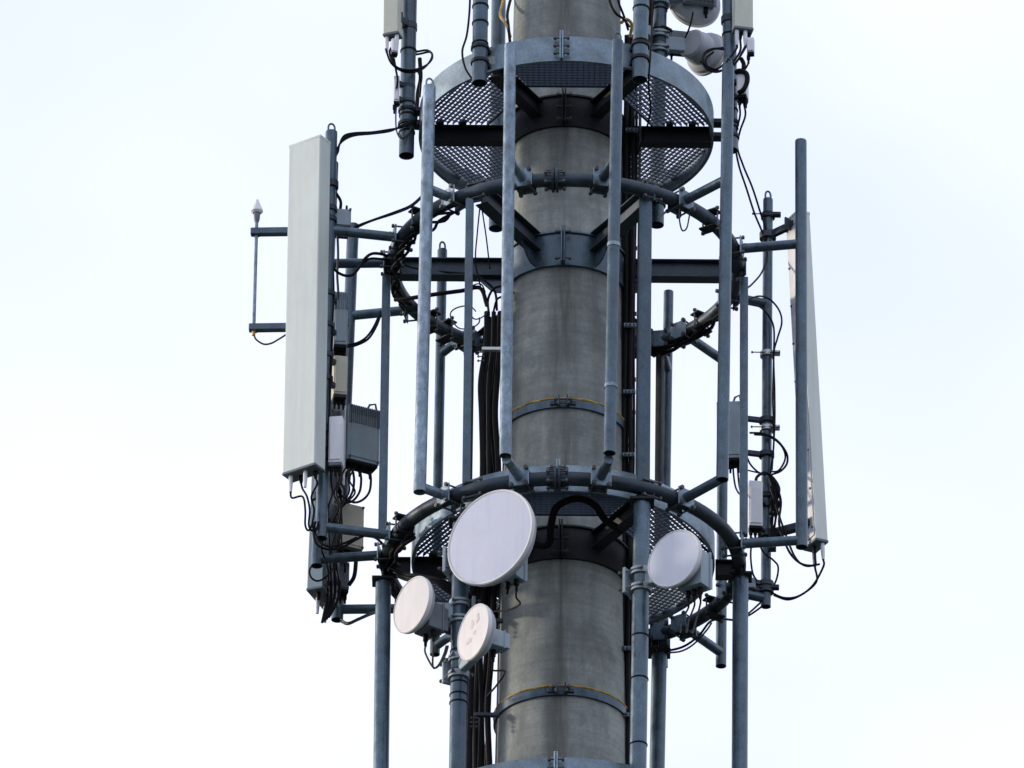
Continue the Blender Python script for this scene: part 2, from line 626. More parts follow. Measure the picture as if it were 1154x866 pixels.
def platform(label, z, collar_lo, collar_hi, beam_dz, inner, gratings=True, joints=(268, 88)):
    root = thing('work_platform', label, 'platform', V((0, 0, z)), 'round grating platforms up the mast')
    kp = MB().band((0, 0), PLAT, PLAT + 0.009, z, z + 0.175, 128)
    kp.band((0, 0), PLAT - 0.014, PLAT - 0.001, z + 0.004, z + 0.012, 128)
    k = part(root, 'kick_plate', kp, 'plate')
    for jd in joints:
        a = R(jd)
        d = V((math.cos(a), math.sin(a), 0))
        t = V((-d.y, d.x, 0))
        mbf = MB()
        for sg in (-1, 1):
            mbf.box(d * (PLAT + 0.034) + t * sg * 0.007 + V((0, 0, z + 0.09)), (0.050, 0.009, 0.20), rot_to(d), 0.002, 1)
        part(root, 'joint_flange', mbf, 'plate', parent=k, split=True)
        for q in range(3):
            bolt(root, k, d * (PLAT + 0.040) + V((0, 0, z + 0.035 + 0.055 * q)), t, 0.10, 0.010)
    col = clamp_collar(root, z + collar_lo, z + collar_hi, 'steel', (268, 88))
    r = mast_r(z) + 0.012
    for q in range(6):
        a = R(60 * q)
        d = V((math.cos(a), math.sin(a), 0))
        mbb = channel(MB(), d * r + V((0, 0, z + beam_dz)), d * (PLAT - 0.004) + V((0, 0, z + beam_dz)), 0.115, 0.075)
        sb = part(root, 'support_beam', mbb, 'steel')
        t = V((-d.y, d.x, 0))
        for e, rr in enumerate((0.52, 0.64, 0.78)):
            if e == q % 3:
                continue
            part(root, 'grating_clip', MB().box(d * rr + t * (0.030 if q % 2 else -0.030) + V((0, 0, z + beam_dz + 0.073)), (0.045, 0.050, 0.030), rot_to(d), 0.006, 1), 'steel', parent=sb)
    if gratings:
        for q in range(6):
            grating_sector(root, z + beam_dz + 0.0575 + 0.013, 30 + 60 * q, inner[q], PLAT - 0.004)
    return root


# sector middles: 30, 90, 150 (far side), 210, 270, 330 (near side)
platform('highest round platform, ringed by a pale zinc kick plate around the mast', ZP, -0.115, 0.085, 0.02, (0.42, 0.46, 0.42, 0.44, 0.49, 0.48))
platform('middle round platform level with the lower antenna ring, behind the largest dish', ZL, -0.16, 0.04, -0.025, (0.43, 0.46, 0.43, 0.5, 0.56, 0.5))
platform('lowest platform at the bottom edge of the photo, only its kick plate showing', ZB, -0.115, 0.085, 0.02, (0.42, 0.46, 0.42, 0.44, 0.49, 0.48))


def ring_mount(label, z, collar=True, joint=(266.5, 86.5)):
    root = thing('antenna_ring', label, 'antenna ring', V((0, 0, z)), 'tubular antenna rings around the mast')
    pts = [V((RING * math.cos(R(a)), RING * math.sin(R(a)), z)) for a in range(0, 360, 3)]
    rp = part(root, 'ring_pipe', MB().sweep(pts, RP, 20, closed=True), 'zinc_dark')
    for jd in joint:
        a = R(jd)
        d = V((math.cos(a), math.sin(a), 0))
        t = V((-d.y, d.x, 0))
        mbf = MB()
        for sg in (-1, 1):
            c = d * RING + V((0, 0, z)) + t * sg * 0.012
            mbf.cyl(c - t * 0.008, c + t * 0.008, 0.078, 24)
        part(root, 'joint_flange', mbf, 'zinc_dark', parent=rp, split=True)
        for q in range(6):
            an = R(60 * q + 20)
            bolt(root, rp, d * (RING + 0.060 * math.cos(an)) + V((0, 0, z + 0.060 * math.sin(an))), t, 0.13, 0.010)
    if collar:
        col = clamp_collar(root, z - 0.18, z + 0.035, 'zinc', (268, 88), nb=2)
        r = mast_r(z) + 0.015
        for q in range(6):
            a = R(60 * q)
            d = V((math.cos(a), math.sin(a), 0))
            mbb = channel(MB(), d * r + V((0, 0, z - 0.005)), d * (RING - RP) + V((0, 0, z - 0.005)), 0.125, 0.085)
            b = part(root, 'support_beam', mbb, 'zinc_dark')
            # curved gusset under the beam root
            mg = MB()
            t = V((-d.y, d.x, 0)) * 0.005
            prof = [(r, -0.17), (r + 0.05, -0.17), (r + 0.09, -0.15), (r + 0.14, -0.10), (r + 0.17, -0.07), (r, -0.07)]
            va = [d * x + V((0, 0, z + zz)) + t for x, zz in prof]
            vb = [d * x + V((0, 0, z + zz)) - t for x, zz in prof]
            nn = len(prof)
            mg.add(va + vb, [tuple(range(nn)), tuple(reversed(range(nn, 2 * nn)))] + [(k, (k + 1) % nn, nn + (k + 1) % nn, nn + k) for k in range(nn)])
            part(root, 'gusset', mg, 'zinc', parent=b)
    else:
        for q in range(6):
            a = R(60 * q)
            d = V((math.cos(a), math.sin(a), 0))
            mbb = channel(MB(), d * (PLAT + 0.012) + V((0, 0, z - 0.025)), d * (RING - RP + 0.004) + V((0, 0, z - 0.025)), 0.11, 0.07)
            part(root, 'support_beam', mbb, 'steel')
    return root


ring_mount('upper antenna ring of dark tube, its six beams meeting in a mast collar', ZU)
ring_mount('lower antenna ring of dark tube, hugging the middle platform', ZL, collar=False, joint=(268, 88))


# thin straps with a yellow earth wire
def strap(label, y_front):
    z = W(634, y_front, -mast_r(28)).z
    r = mast_r(z)
    root = thing('mast_strap', label, 'strap', V((0, 0, z)), 'steel straps round the mast')
    b = part(root, 'strap_band', MB().band((0, 0), r + 0.002, r + 0.016, z - 0.030, z + 0.022, 96), 'zinc')
    a = R(269)
    d = V((math.cos(a), math.sin(a), 0))
    t = V((-d.y, d.x, 0))
    mbl = MB()
    for sg in (-1, 1):
        mbl.box(d * (r + 0.035) + t * sg * 0.026 + V((0, 0, z)), (0.045, 0.008, 0.07), rot_to(d), 0.002, 1)
        mbl.box(d * (r + 0.018) + t * sg * 0.055 + V((0, 0, z - 0.004)), (0.010, 0.05, 0.026), rot_to(d), 0.002, 1)
    part(root, 'lug', mbl, 'zinc_dark', parent=b, split=True)
    bolt(root, b, d * (r + 0.038) + V((0, 0, z + 0.012)), t, 0.11, 0.011)
    bolt(root, b, d * (r + 0.038) + V((0, 0, z - 0.014)), t, 0.09, 0.009)
    pts = []
    for q in range(0, 360, 6):
        pts.append(V((math.cos(R(q)), math.sin(R(q)), 0)) * (r + 0.012) + V((0, 0, z + 0.030 + 0.003 * math.sin(q * 0.35))))
    part(root, 'earth_wire', MB().sweep(pts, 0.008, 8, closed=True), 'yellow')
    return root


strap('strap with yellow earth wire between the two antenna rings', 455)
strap('strap with yellow earth wire below the small dishes', 781)


# ------------------------------------------------------------------ posts and struts
def strut(label, px0, py0, px1, py1, Y, side, deg, material='zinc', face=None):
    """square hollow strut joining the two rings"""
    a, b = W(px0, py0, Y), W(px1, py1, Y)
    root = thing('ring_strut', label, 'strut', b, 'square struts joining the two antenna rings')
    ax = (a - b).normalized()
    fd = R(deg if face is None else face)
    rt = rot_to(V((math.cos(fd), math.sin(fd), 0)), ax)
    part(root, 'tube', MB().box((a + b) / 2, (side, side, (a - b).length), rt, 0.006, 2), material)
    ring_pt = lambda z: V((RING * math.cos(R(deg)), RING * math.sin(R(deg)), z))
    for z, end in ((ZU, a), (ZL, b)):
        pl = MB().box(ring_pt(z) + (V((end.x, end.y, z)) - ring_pt(z)) * 0.5 + V((0, 0, -0.01)), (0.11, 0.012, 0.13), rot_to(V((end.x - ring_pt(z).x + 1e-4, end.y - ring_pt(z).y, 0))), 0.003, 1)
        br = part(root, 'bracket_plate', pl, 'zinc_dark')
        for sg in (-1, 1):
            bolt(root, br, ring_pt(z) + V((0, 0, sg * 0.052)) * 1.0 + V((math.cos(R(deg)), math.sin(R(deg)), 0)) * 0.02, V((-math.sin(R(deg)), math.cos(R(deg)), 0)), 0.13, 0.010)
    return root


strut('square strut beside the cluster of radio boxes behind the big panel', 435.5, 312, 431, 606, -0.05, 0.052, 180)
strut('thin square strut standing between the tall bare pole and the black cables', 529.5, 226, 525.5, 545, -0.90, 0.048, 240, face=268)
strut('widest square strut, in front of the cable ladder', 727.5, 222, 725.0, 545, -0.90, 0.076, 299, face=272)
strut('square strut in front of the slim white filter box', 838.5, 314, 838.0, 604, -0.06, 0.050, 0)
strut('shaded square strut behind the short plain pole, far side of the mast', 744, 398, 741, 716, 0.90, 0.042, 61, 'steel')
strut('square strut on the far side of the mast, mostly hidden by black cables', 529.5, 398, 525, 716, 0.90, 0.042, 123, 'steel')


def lower_post(label, px0, py0, px1, Y, r, rings_at=()):
    """round post hanging under the lower ring, down to the lowest platform"""
    a = W(px0, py0, Y)
    b = W(px1, 866, Y)
    d = (b - a).normalized()
    L = (a.z - (ZB - 0.05)) / -d.z
    b = a + d * L
    root = thing('round_post', label, 'post', b, 'round posts under the lower ring')
    part(root, 'tube', MB().pipe(b, a, r), 'zinc')
    part(root, 'cap_plate', MB().box(a + V((0, 0, 0.010)), (r * 2.9, r * 2.6, 0.018), None, 0.003, 1).box(a + V((0, 0, 0.062)), (0.010, r * 2.2, 0.085), None, 0.002, 1), 'steel')
    for py in rings_at:
        z = W(px0, py, Y).z
        c = a + d * ((a.z - z) / -d.z)
        part(root, 'tie_band', MB().band((c.x, c.y), r + 0.001, r + 0.0045, c.z - 0.004, c.z + 0.004, 28), 'black')
    return root


lower_post('thick post below the boxes, under the bent end of the lower ring', 432, 657, 429.5, -0.02, 0.047)
lower_post('post carrying the largest dish and both small dishes', 519.5, 590, 515.5, -0.92, 0.050, (735, 757, 771, 784, 793))
lower_post('post carrying the dish with the grey radio box', 723.5, 568, 719, -0.92, 0.050, (718, 766, 840))
lower_post('thick bare post under the ring, below the slim white filter box', 834.5, 652, 833.5, 0.05, 0.048)
lower_post('shaded post on the far side, seen between the mast and the bare post', 743, 738, 740.5, 0.92, 0.047)
lower_post('post on the far side, hidden by the black cables beside the mast', 526, 738, 521, 0.92, 0.040)


# ------------------------------------------------------------------ antenna poles on stand-off arms
def eyelet(mb, p, r, up=V((0, 0, 1)), face=V((1, 0, 0))):
    pts = []
    for k in range(13):
        a = math.pi * k / 12
        pts.append(p + face * math.cos(a) * r * 0.55 + up * (0.035 + math.sin(a) * 0.030))
    pts = [p + face * r * 0.55 + up * -0.01] + pts + [p - face * r * 0.55 + up * -0.01]
    mb.sweep(pts, 0.0065, 8)


def pole(label, top, bot, Y, r, arm_deg, eye=False, material='zinc', arm_r=0.030, sleeves=(), rings=(ZU, ZL), Yb=None, bend=False):
    a = W(top[0], top[1], Y)
    b = W(bot[0], bot[1], Y if Yb is None else Yb)
    root = thing('antenna_pole', label, 'pole', b, 'antenna poles standing off the rings')
    ax = (a - b).normalized()
    if eye:
        tb = part(root, 'tube', MB().pipe(b, a, r), material)
        mc = MB().cyl(a - ax * 0.004, a + ax * 0.006, r * 0.96, 24)
        eyelet(mc, a, r, ax, V((1, 0.3, 0)).normalized())
        part(root, 'lifting_eye', mc, material)
    else:
        tb = part(root, 'tube', MB().pipe(b, a, r), material)
        part(root, 'top_cap', MB().cyl(a - ax * 0.002, a + ax * 0.006, r * 0.97, 24), material)
    for py in sleeves:
        c = W(top[0] + (bot[0] - top[0]) * (py - top[1]) / (bot[1] - top[1]), py, Y)
        part(root, 'sleeve', MB().pipe(c - ax * 0.012, c + ax * 0.012, r + 0.004, 0.004), 'zinc_bright')
    for z in rings:
        d = arm_deg if not isinstance(arm_deg, dict) else arm_deg[z]
        pr = V((RING * math.cos(R(d)), RING * math.sin(R(d)), z))
        pp = b + ax * ((z - b.z) / ax.z)
        dr = V((pp.x - pr.x, pp.y - pr.y, 0)).normalized()
        s0 = pr + dr * (RP + 0.012)
        if bend:
            mid = pp * 0.75 + pr * 0.25 + V((0, 0, 0.03))
            arm = part(root, 'standoff_arm', MB().sweep(spline([s0, s0 + (pp - s0) * 0.4 + V((0, 0, 0.015)), s0 + (pp - s0) * 0.8 + V((0, 0, -0.005)), pp + V((0, 0, -0.02))], 5), arm_r, 18), material)
        else:
            arm = part(root, 'standoff_arm', MB().cyl(s0, pp - dr * (r * 0.6), arm_r, 20), material)
        tang = V((-dr.y, dr.x, 0))
        bp = part(root, 'bracket_plate', MB().box(pr + dr * (RP + 0.008), (0.010, 0.125, 0.120), rot_to(dr), 0.003, 1).box(pr - dr * (RP + 0.008), (0.010, 0.115, 0.115), rot_to(dr), 0.003, 1), 'zinc_bright' if material != 'steel' else 'zinc', parent=arm, split=True)
        for sx in (-1, 1):
            for sz in (-1, 1):
                bolt(root, arm, pr + tang * sx * 0.046 + V((0, 0, sz * 0.051)), dr, 0.15, 0.0095)
    return root


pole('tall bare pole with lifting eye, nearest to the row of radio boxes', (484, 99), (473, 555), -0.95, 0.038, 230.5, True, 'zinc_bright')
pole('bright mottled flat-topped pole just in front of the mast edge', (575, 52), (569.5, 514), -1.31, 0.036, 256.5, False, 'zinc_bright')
pole('pole with lifting eye and riveted sleeves, crossing in front of the mast', (696, 48), (687, 511), -1.32, 0.036, 281.5, True, 'zinc', sleeves=(277, 436))
pole('tall pole reaching up past the highest platform beside the coiled cables', (820.5, 76), (814, 541), -1.08, 0.037, 311, True, 'zinc')
pole('mottled flat-topped pole standing alone in front of the edge-on panel', (902.5, 160), (903.5, 617), -0.33, 0.036, {ZU: 346, ZL: 345}, False, 'zinc')
pole('slim pole with lifting eye, hung with looping cables and the edge-on panel', (865.5, 226), (863, 684), 0.40, 0.031, 17, True, 'zinc', 0.030)
pole('slim pole with lifting eye, seen through the ring beside the black cables', (498.5, 283), (490, 738), 1.02, 0.031, 124, True, 'zinc', 0.028, bend=True)
pole('short-topped plain pole on the far side, above the shaded strut', (753.5, 330), (747, 752), 1.22, 0.031, 56, False, 'zinc')
pole('pole on the far side whose lower end dangles below the lower ring', (816, 290), (812.5, 751), 1.10, 0.033, 46, False, 'zinc')
PJ = pole('pole behind the big cream panel, its eye showing above the panel', (373.5, 150), (362, 607), -0.45, 0.037, {ZU: 200, ZL: 199}, True, 'zinc')
PK = pole('pole close behind the big panel, bottom end below a radio box', (375, 185), (357, 638), -0.05, 0.036, {ZU: 183.5, ZL: 186}, False, 'zinc')
PL = pole('leaning pole behind the radio boxes, lowest bottom end of the three', (398, 255), (380, 699), 0.58, 0.037, {ZU: 152, ZL: 148}, False, 'zinc')


# poles standing on the highest platform
def upper_pole(label, px_top, px_bot, py_bot, Y, r, ties=(), sleeve=None, up=2.3):
    b = W(px_bot, py_bot, Y)
    a0 = W(px_top, 0, Y)
    d = (a0 - b).normalized()
    a = b + d * ((b.z - b.z + up + 0.3) / d.z)
    root = thing('antenna_pole', label, 'pole', b, 'antenna poles on the highest platform')
    part(root, 'tube', MB().pipe(b, a, r), 'zinc')
    part(root, 'top_cap', MB().cyl(a, a + d * 0.006, r * 0.98, 24), 'zinc')
    for py in ties:
        z = W(px_bot, py, Y).z
        c = b + d * ((z - b.z) / d.z)
        part(root, 'tie_band', MB().band((c.x, c.y), r + 0.001, r + 0.005, c.z - 0.005, c.z + 0.005, 28), 'black')
    # clamp to the kick plate
    h = V((b.x, b.y, 0)).normalized()
    for dz in (0.035, 0.135):
        mc = MB()
        c = b + d * ((ZP + dz - b.z) / d.z)
        mc.band((c.x, c.y), r + 0.002, r + 0.010, c.z - 0.010, c.z + 0.010, 28)
        mid = V((h.x, h.y, 0)) * ((V((c.x, c.y, 0)).length - r + PLAT) / 2)
        mc.box(V((mid.x, mid.y, c.z)), (max(0.02, V((c.x, c.y, 0)).length - r - PLAT - 0.004), 0.07, 0.03), rot_to(h), 0.002, 1)
        part(root, 'clamp', mc, 'steel')
    return root


upper_pole('pole hanging past the platform edge beside the yellowed small panel', 461.5, 458, 176, -0.10, 0.047, (58, 118, 131, 150))
upper_pole('wide banded pole in front of the highest kick plate, near thin hanging cable', 541.5, 540.5, 94, -0.83, 0.047, (8, 27, 50, 70))
upper_pole('banded pole in front of the kick plate, below dangling black cables', 722.5, 721, 90, -0.88, 0.047, (10, 48, 68))
upper_pole('pole behind the coiled cables and the pale panel at the top edge', 821.5, 824, 170, 0.02, 0.043, (40, 125, 145))
upper_pole('pole seen above the kick plate on the far side near the yellow cable', 562, 559, 258, 0.84, 0.046)
upper_pole('pole carrying the two drum dishes on the far side of the platform', 743.5, 740, 254, 0.84, 0.046, (12, 35))


# ------------------------------------------------------------------ panel antennas
def panel(label, corner_b, corner_t, Yb, Yt, wdt, dep, az, material, conns=4, back=None, bdark='grey_dark', pole_at=None, arms=()):
    """sector panel: the middle of its front face runs from corner_b to corner_t; az = facing, degrees from the lens towards the west side"""
    b, t = W(*corner_b, Yb), W(*corner_t, Yt)
    ax = (t - b).normalized()
    n = V((-math.sin(R(az)), -math.cos(R(az)), 0))
    n = (n - ax * n.dot(ax)).normalized()
    x = ax.cross(n)
    rt = Matrix((x, -n, ax)).transposed()         # local x across, y back, z up
    L = (t - b).length
    c = (b + t) / 2 - n * dep / 2
    root = thing('panel_antenna', label, 'panel antenna', b - n * dep / 2)
    # rounded-front shell
    prof = [(-wdt / 2, dep / 2), (-wdt / 2, -dep / 2 + 0.006), (-wdt / 2 + 0.002, -dep / 2 + 0.002), (-wdt / 2 + 0.006, -dep / 2),
            (wdt / 2 - 0.006, -dep / 2), (wdt / 2 - 0.002, -dep / 2 + 0.002), (wdt / 2, -dep / 2 + 0.006), (wdt / 2, dep / 2)]
    mb = MB()
    nn = len(prof)
    v0 = [c + rt @ V((px, py, -L / 2 + 0.012)) for px, py in prof]
    v1 = [c + rt @ V((px, py, L / 2)) for px, py in prof]
    mb.add(v0 + v1, [tuple(range(nn)), tuple(reversed(range(nn, 2 * nn)))] + [(k, (k + 1) % nn, nn + (k + 1) % nn, nn + k) for k in range(nn)])
    part(root, 'radome', mb, material, smooth=20)
    part(root, 'top_cap', MB().box(c + rt @ V((0, 0.001, L / 2 - 0.008)), (wdt + 0.004, dep + 0.004, 0.020), rt, 0.004, 2), material)
    part(root, 'end_cap', MB().box(c + rt @ V((0, 0.001, -L / 2 + 0.003)), (wdt + 0.006, dep + 0.006, 0.018), rt, 0.003, 1), bdark)
    if back:
        mbk = MB().box(c + rt @ V((0, dep / 2 + 0.004, 0)), (wdt * 0.86, 0.006, L * 0.97), rt, 0.001, 1)
        bk = part(root, 'back_plate', mbk, back)
        for k in range(9):
            for sx in (-1, 1):
                bolt(root, bk, c + rt @ V((sx * wdt * 0.34, dep / 2 + 0.008, L * (-0.46 + 0.92 * k / 8))), -n, 0.012, 0.006, False)
    tips = []
    for k in range(conns):
        fx = -wdt * 0.34 + wdt * 0.68 * k / max(1, conns - 1)
        p = c + rt @ V((fx, dep * (0.12 if k % 2 else -0.18), -L / 2 - 0.006))
        long_ = 0.11 if k % 2 == 0 else 0.05
        tips.append(p - ax * long_)
        part(root, 'connector', MB().lathe(p, -ax, [(0, 0.013), (long_ * 0.5, 0.013), (long_, 0.009)], 14), 'white' if k % 2 == 0 else 'black')
    if pole_at is not None:
        for fz in arms:
            p0 = c + rt @ V((0, dep / 2, L * fz))
            p1 = V(pole_at(p0.z))
            d = (p1 - p0)
            d.z = 0
            mbb = MB()
            Ld = max(0.03, d.length)
            for sx in (-1, 1):
                mbb.box(p0 + d / 2 + x * sx * 0.035, (Ld, 0.008, 0.045), rot_to(d), 0.002, 1)
            mbb.box(p0 + d.normalized() * 0.012, (0.014, 0.11, 0.075), rot_to(d), 0.002, 1)
            mbb.band((p1.x, p1.y), 0.038, 0.052, p1.z - 0.022, p1.z + 0.022, 24)
            part(root, 'tilt_bracket', mbb, 'zinc_dark')
    return tips


def axis_of(top, bot, Y):
    a, b = W(*top, Y), W(*bot, Y)
    def f(z):
        return b + (a - b) * ((z - b.z) / (a.z - b.z))
    return f


axJ = axis_of((373.5, 150), (362, 607), -0.45)
axK = axis_of((375, 185), (357, 638), -0.05)
axL = axis_of((398, 255), (380, 699), 0.58)
axF = axis_of((865.5, 226), (863, 684), 0.40)

T1 = panel('big cream sector panel facing away from the mast, beside the thin whip antenna', (336.3, 529), (343.3, 158), -0.60, -0.60, 0.235, 0.108, 34, 'radome', 4, 'alu', pole_at=axJ, arms=(-0.40, 0.40))
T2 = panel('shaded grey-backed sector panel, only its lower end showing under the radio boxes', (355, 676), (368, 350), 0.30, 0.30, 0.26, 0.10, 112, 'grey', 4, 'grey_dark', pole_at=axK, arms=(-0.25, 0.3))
T3 = panel('narrow edge-on sector panel leaning outward behind the lone mottled pole', (926.5, 617), (906.0, 246), 0.30, 0.30, 0.150, 0.086, -118, 'radome', 3, 'white', pole_at=axF, arms=(-0.44, 0.47))
ax459 = axis_of((461.5, 0), (458, 176), -0.10)
ax824 = axis_of((821.5, 0), (824, 170), 0.02)
bt = W(439.5, 38, -0.25)
T4 = panel('yellowed narrow sector panel at the top edge, with small white unit below', (440, 38), (442.2, -330), -0.26, -0.26, 0.098, 0.075, 20, 'radome_old', 3, None, pole_at=ax459, arms=(-0.44, 0.2))
T5 = panel('pale narrow sector panel at the top edge above the coiled cables', (838.5, 32), (837, -330), -0.12, -0.12, 0.118, 0.075, -12, 'radome_old', 4, None, pole_at=ax824, arms=(-0.44, 0.2))


# ------------------------------------------------------------------ microwave dishes
def dish(label, px, py, Y, rad, az, shroud, unit, post, elev=0.0, conn=2, peel=False, rad_mat='dish', drum=False):
    """az: facing, degrees from the lens towards the west; unit: (w, d, h, offset across, offset along, offset up, material)"""
    n = V((-math.sin(R(az)) * math.cos(R(elev)), -math.cos(R(az)) * math.cos(R(elev)), math.sin(R(elev))))
    c = W(px, py, Y)
    root = thing('microwave_dish', label, 'microwave dish', c, 'round microwave dishes')
    x = V((0, 0, 1)).cross(n).normalized()        # across, towards the viewer's right
    u = n.cross(x)
    rt = Matrix((x, -n, u)).transposed()
    part(root, 'radome', MB().lathe(c - n * 0.006, n, [(0, rad * 0.975), (0.004, rad * 0.97), (0.007, rad * 0.6), (0.009, 0)], 72), rad_mat)
    part(root, 'rim', MB().lathe(c - n * 0.024, n, [(0, rad * 0.985), (0, rad + 0.004), (0.020, rad + 0.006), (0.026, rad), (0.024, rad * 0.972), (0.004, rad * 0.972)], 72), 'rim')
    prof = [(0, rad * 0.985), (-shroud, rad * 0.97), (-shroud - rad * 0.14, rad * 0.85), (-shroud - rad * 0.32, rad * 0.50), (-shroud - rad * 0.38, 0.07), (-shroud - rad * 0.52, 0.055), (-shroud - rad * 0.53, 0)]
    part(root, 'reflector', MB().lathe(c - n * 0.025, n, prof, 72), 'drum')
    hub = c - n * (0.03 + shroud + rad * 0.45)
    w_, d_, h_, ox, oa, oz, um = unit
    uc = hub - n * oa + x * ox + u * oz
    body = part(root, 'radio_unit', MB().box(uc, (w_, d_, h_), rt, 0.010, 2).box(uc - n * (d_ * 0.35), (w_ * 1.12, d_ * 0.10, h_ * 1.10), rt, 0.004, 1), um)
    mf = MB()
    if drum:
        part(root, 'drum', MB().lathe(hub + n * 0.09, -n, [(0, 0.105), (0.10, 0.105), (0.115, 0.098), (0.150, 0.098), (0.165, 0.087), (0.170, 0.05), (0.170, 0)], 40), 'drum')
    for k in range(0 if drum else 7):
        mf.box(uc - n * (d_ / 2 + 0.012) + x * (w_ * (-0.42 + 0.14 * k)), (0.006, 0.030, h_ * 0.86), rt)
    if not drum:
        part(root, 'cooling_fins', mf, um, parent=body)
    tips = []
    for k in range(conn):
        p = uc + x * (w_ * (-0.25 + 0.5 * k / max(1, conn - 1))) - u * h_ / 2
        part(root, 'connector', MB().lathe(p, -u, [(0, 0.016), (0.04, 0.016), (0.045, 0.011), (0.075, 0.009)], 12), 'black', parent=body)
        tips.append(p - u * 0.07)
    if peel:
        pm = MB()
        for q, (sx, sz, wd, hh) in enumerate(((0.30, 0.40, 0.26, 0.46), (-0.02, 0.30, 0.20, 0.34), (0.10, -0.08, 0.26, 0.20), (-0.22, -0.24, 0.42, 0.20))):
            ring_ = []
            nv = 13
            for k in range(nv):
                a = 2 * math.pi * k / nv
                rr = random.uniform(0.45, 1.1)
                ring_.append(c + n * 0.0034 + x * rad * (sx + wd * 0.6 * rr * math.cos(a)) + u * rad * (sz + hh * 0.6 * rr * math.sin(a)))
            pm.add(ring_ + [p - n * 0.0006 for p in ring_], [tuple(range(nv)), tuple(reversed(range(nv, 2 * nv)))] + [(k, (k + 1) % nv, nv + (k + 1) % nv, nv + k) for k in range(nv)])
        part(root, 'peeled_film', pm, 'peel', 'torn pinkish flakes of film')
    # mounting bracket to the post
    if post is not None:
        pp = post(hub.z)
        dd = V((pp.x - hub.x, pp.y - hub.y, 0))
        if dd.length > 0.02:
            dn = dd.normalized()
            mk = MB().box(hub + dd * 0.5, (dd.length, 0.05, 0.10), rot_to(dd), 0.004, 1)
            mk.band((pp.x, pp.y), 0.051, 0.064, hub.z - 0.075, hub.z - 0.035, 28)
            mk.band((pp.x, pp.y), 0.051, 0.064, hub.z + 0.035, hub.z + 0.075, 28)
            mk.box(pp + dn * 0.075, (0.020, 0.14, 0.17), rot_to(dd), 0.003, 1)
            br = part(root, 'mount_bracket', mk, 'grey')
            tg = V((-dn.y, dn.x, 0))
            for sx in (-1, 1):
                for sz in (-1, 1):
                    bolt(root, br, pp + tg * sx * 0.062 + V((0, 0, sz * 0.055)) + dn * 0.03, dn, 0.17, 0.008)
    return tips


ax517 = axis_of((519.5, 590), (515.5, 866), -0.92)
ax722 = axis_of((723.5, 568), (719, 866), -0.92)
ax742 = axis_of((743.5, 0), (740, 254), 0.84)
D1 = dish('largest dish, pale lavender face, in front of the lower ring', 552, 605.5, -1.22, 0.302, 35, 0.035, (0.13, 0.10, 0.20, 0.02, 0.0, -0.11, 'grey'), ax517)
D2 = dish('clean white dish with a bulky grey radio box, hung in front of the grating', 759, 629.5, -1.20, 0.180, 35, 0.02, (0.17, 0.11, 0.23, 0.065, -0.01, -0.06, 'grey'), ax722, conn=3, rad_mat='dish_white')
D3 = dish('plain cream small dish facing away beside the thick post', 463.5, 681.5, -1.02, 0.172, 52, 0.015, (0.15, 0.12, 0.17, 0.02, 0.0, -0.07, 'grey_dark'), ax517, rad_mat='dish_warm')
D4 = dish('small dish with torn pinkish flakes of film on its face', 533, 712.5, -1.36, 0.168, 57, 0.02, (0.09, 0.10, 0.11, 0.0, 0.03, -0.01, 'grey'), ax517, conn=1, peel=True, rad_mat='dish_warm')
dish('dish turned away, dark radio box on its back, at the top edge', 782, 6, 0.95, 0.165, 165, 0.03, (0.20, 0.09, 0.15, 0.0, -0.03, 0.0, 'grey_dark'), ax742, conn=1)
dish('pale drum-backed dish turned away, behind the highest kick plate', 799, 63, 0.98, 0.140, 218, 0.03, (0.07, 0.06, 0.07, 0.0, -0.02, 0.0, 'white'), ax742, conn=1, drum=True)


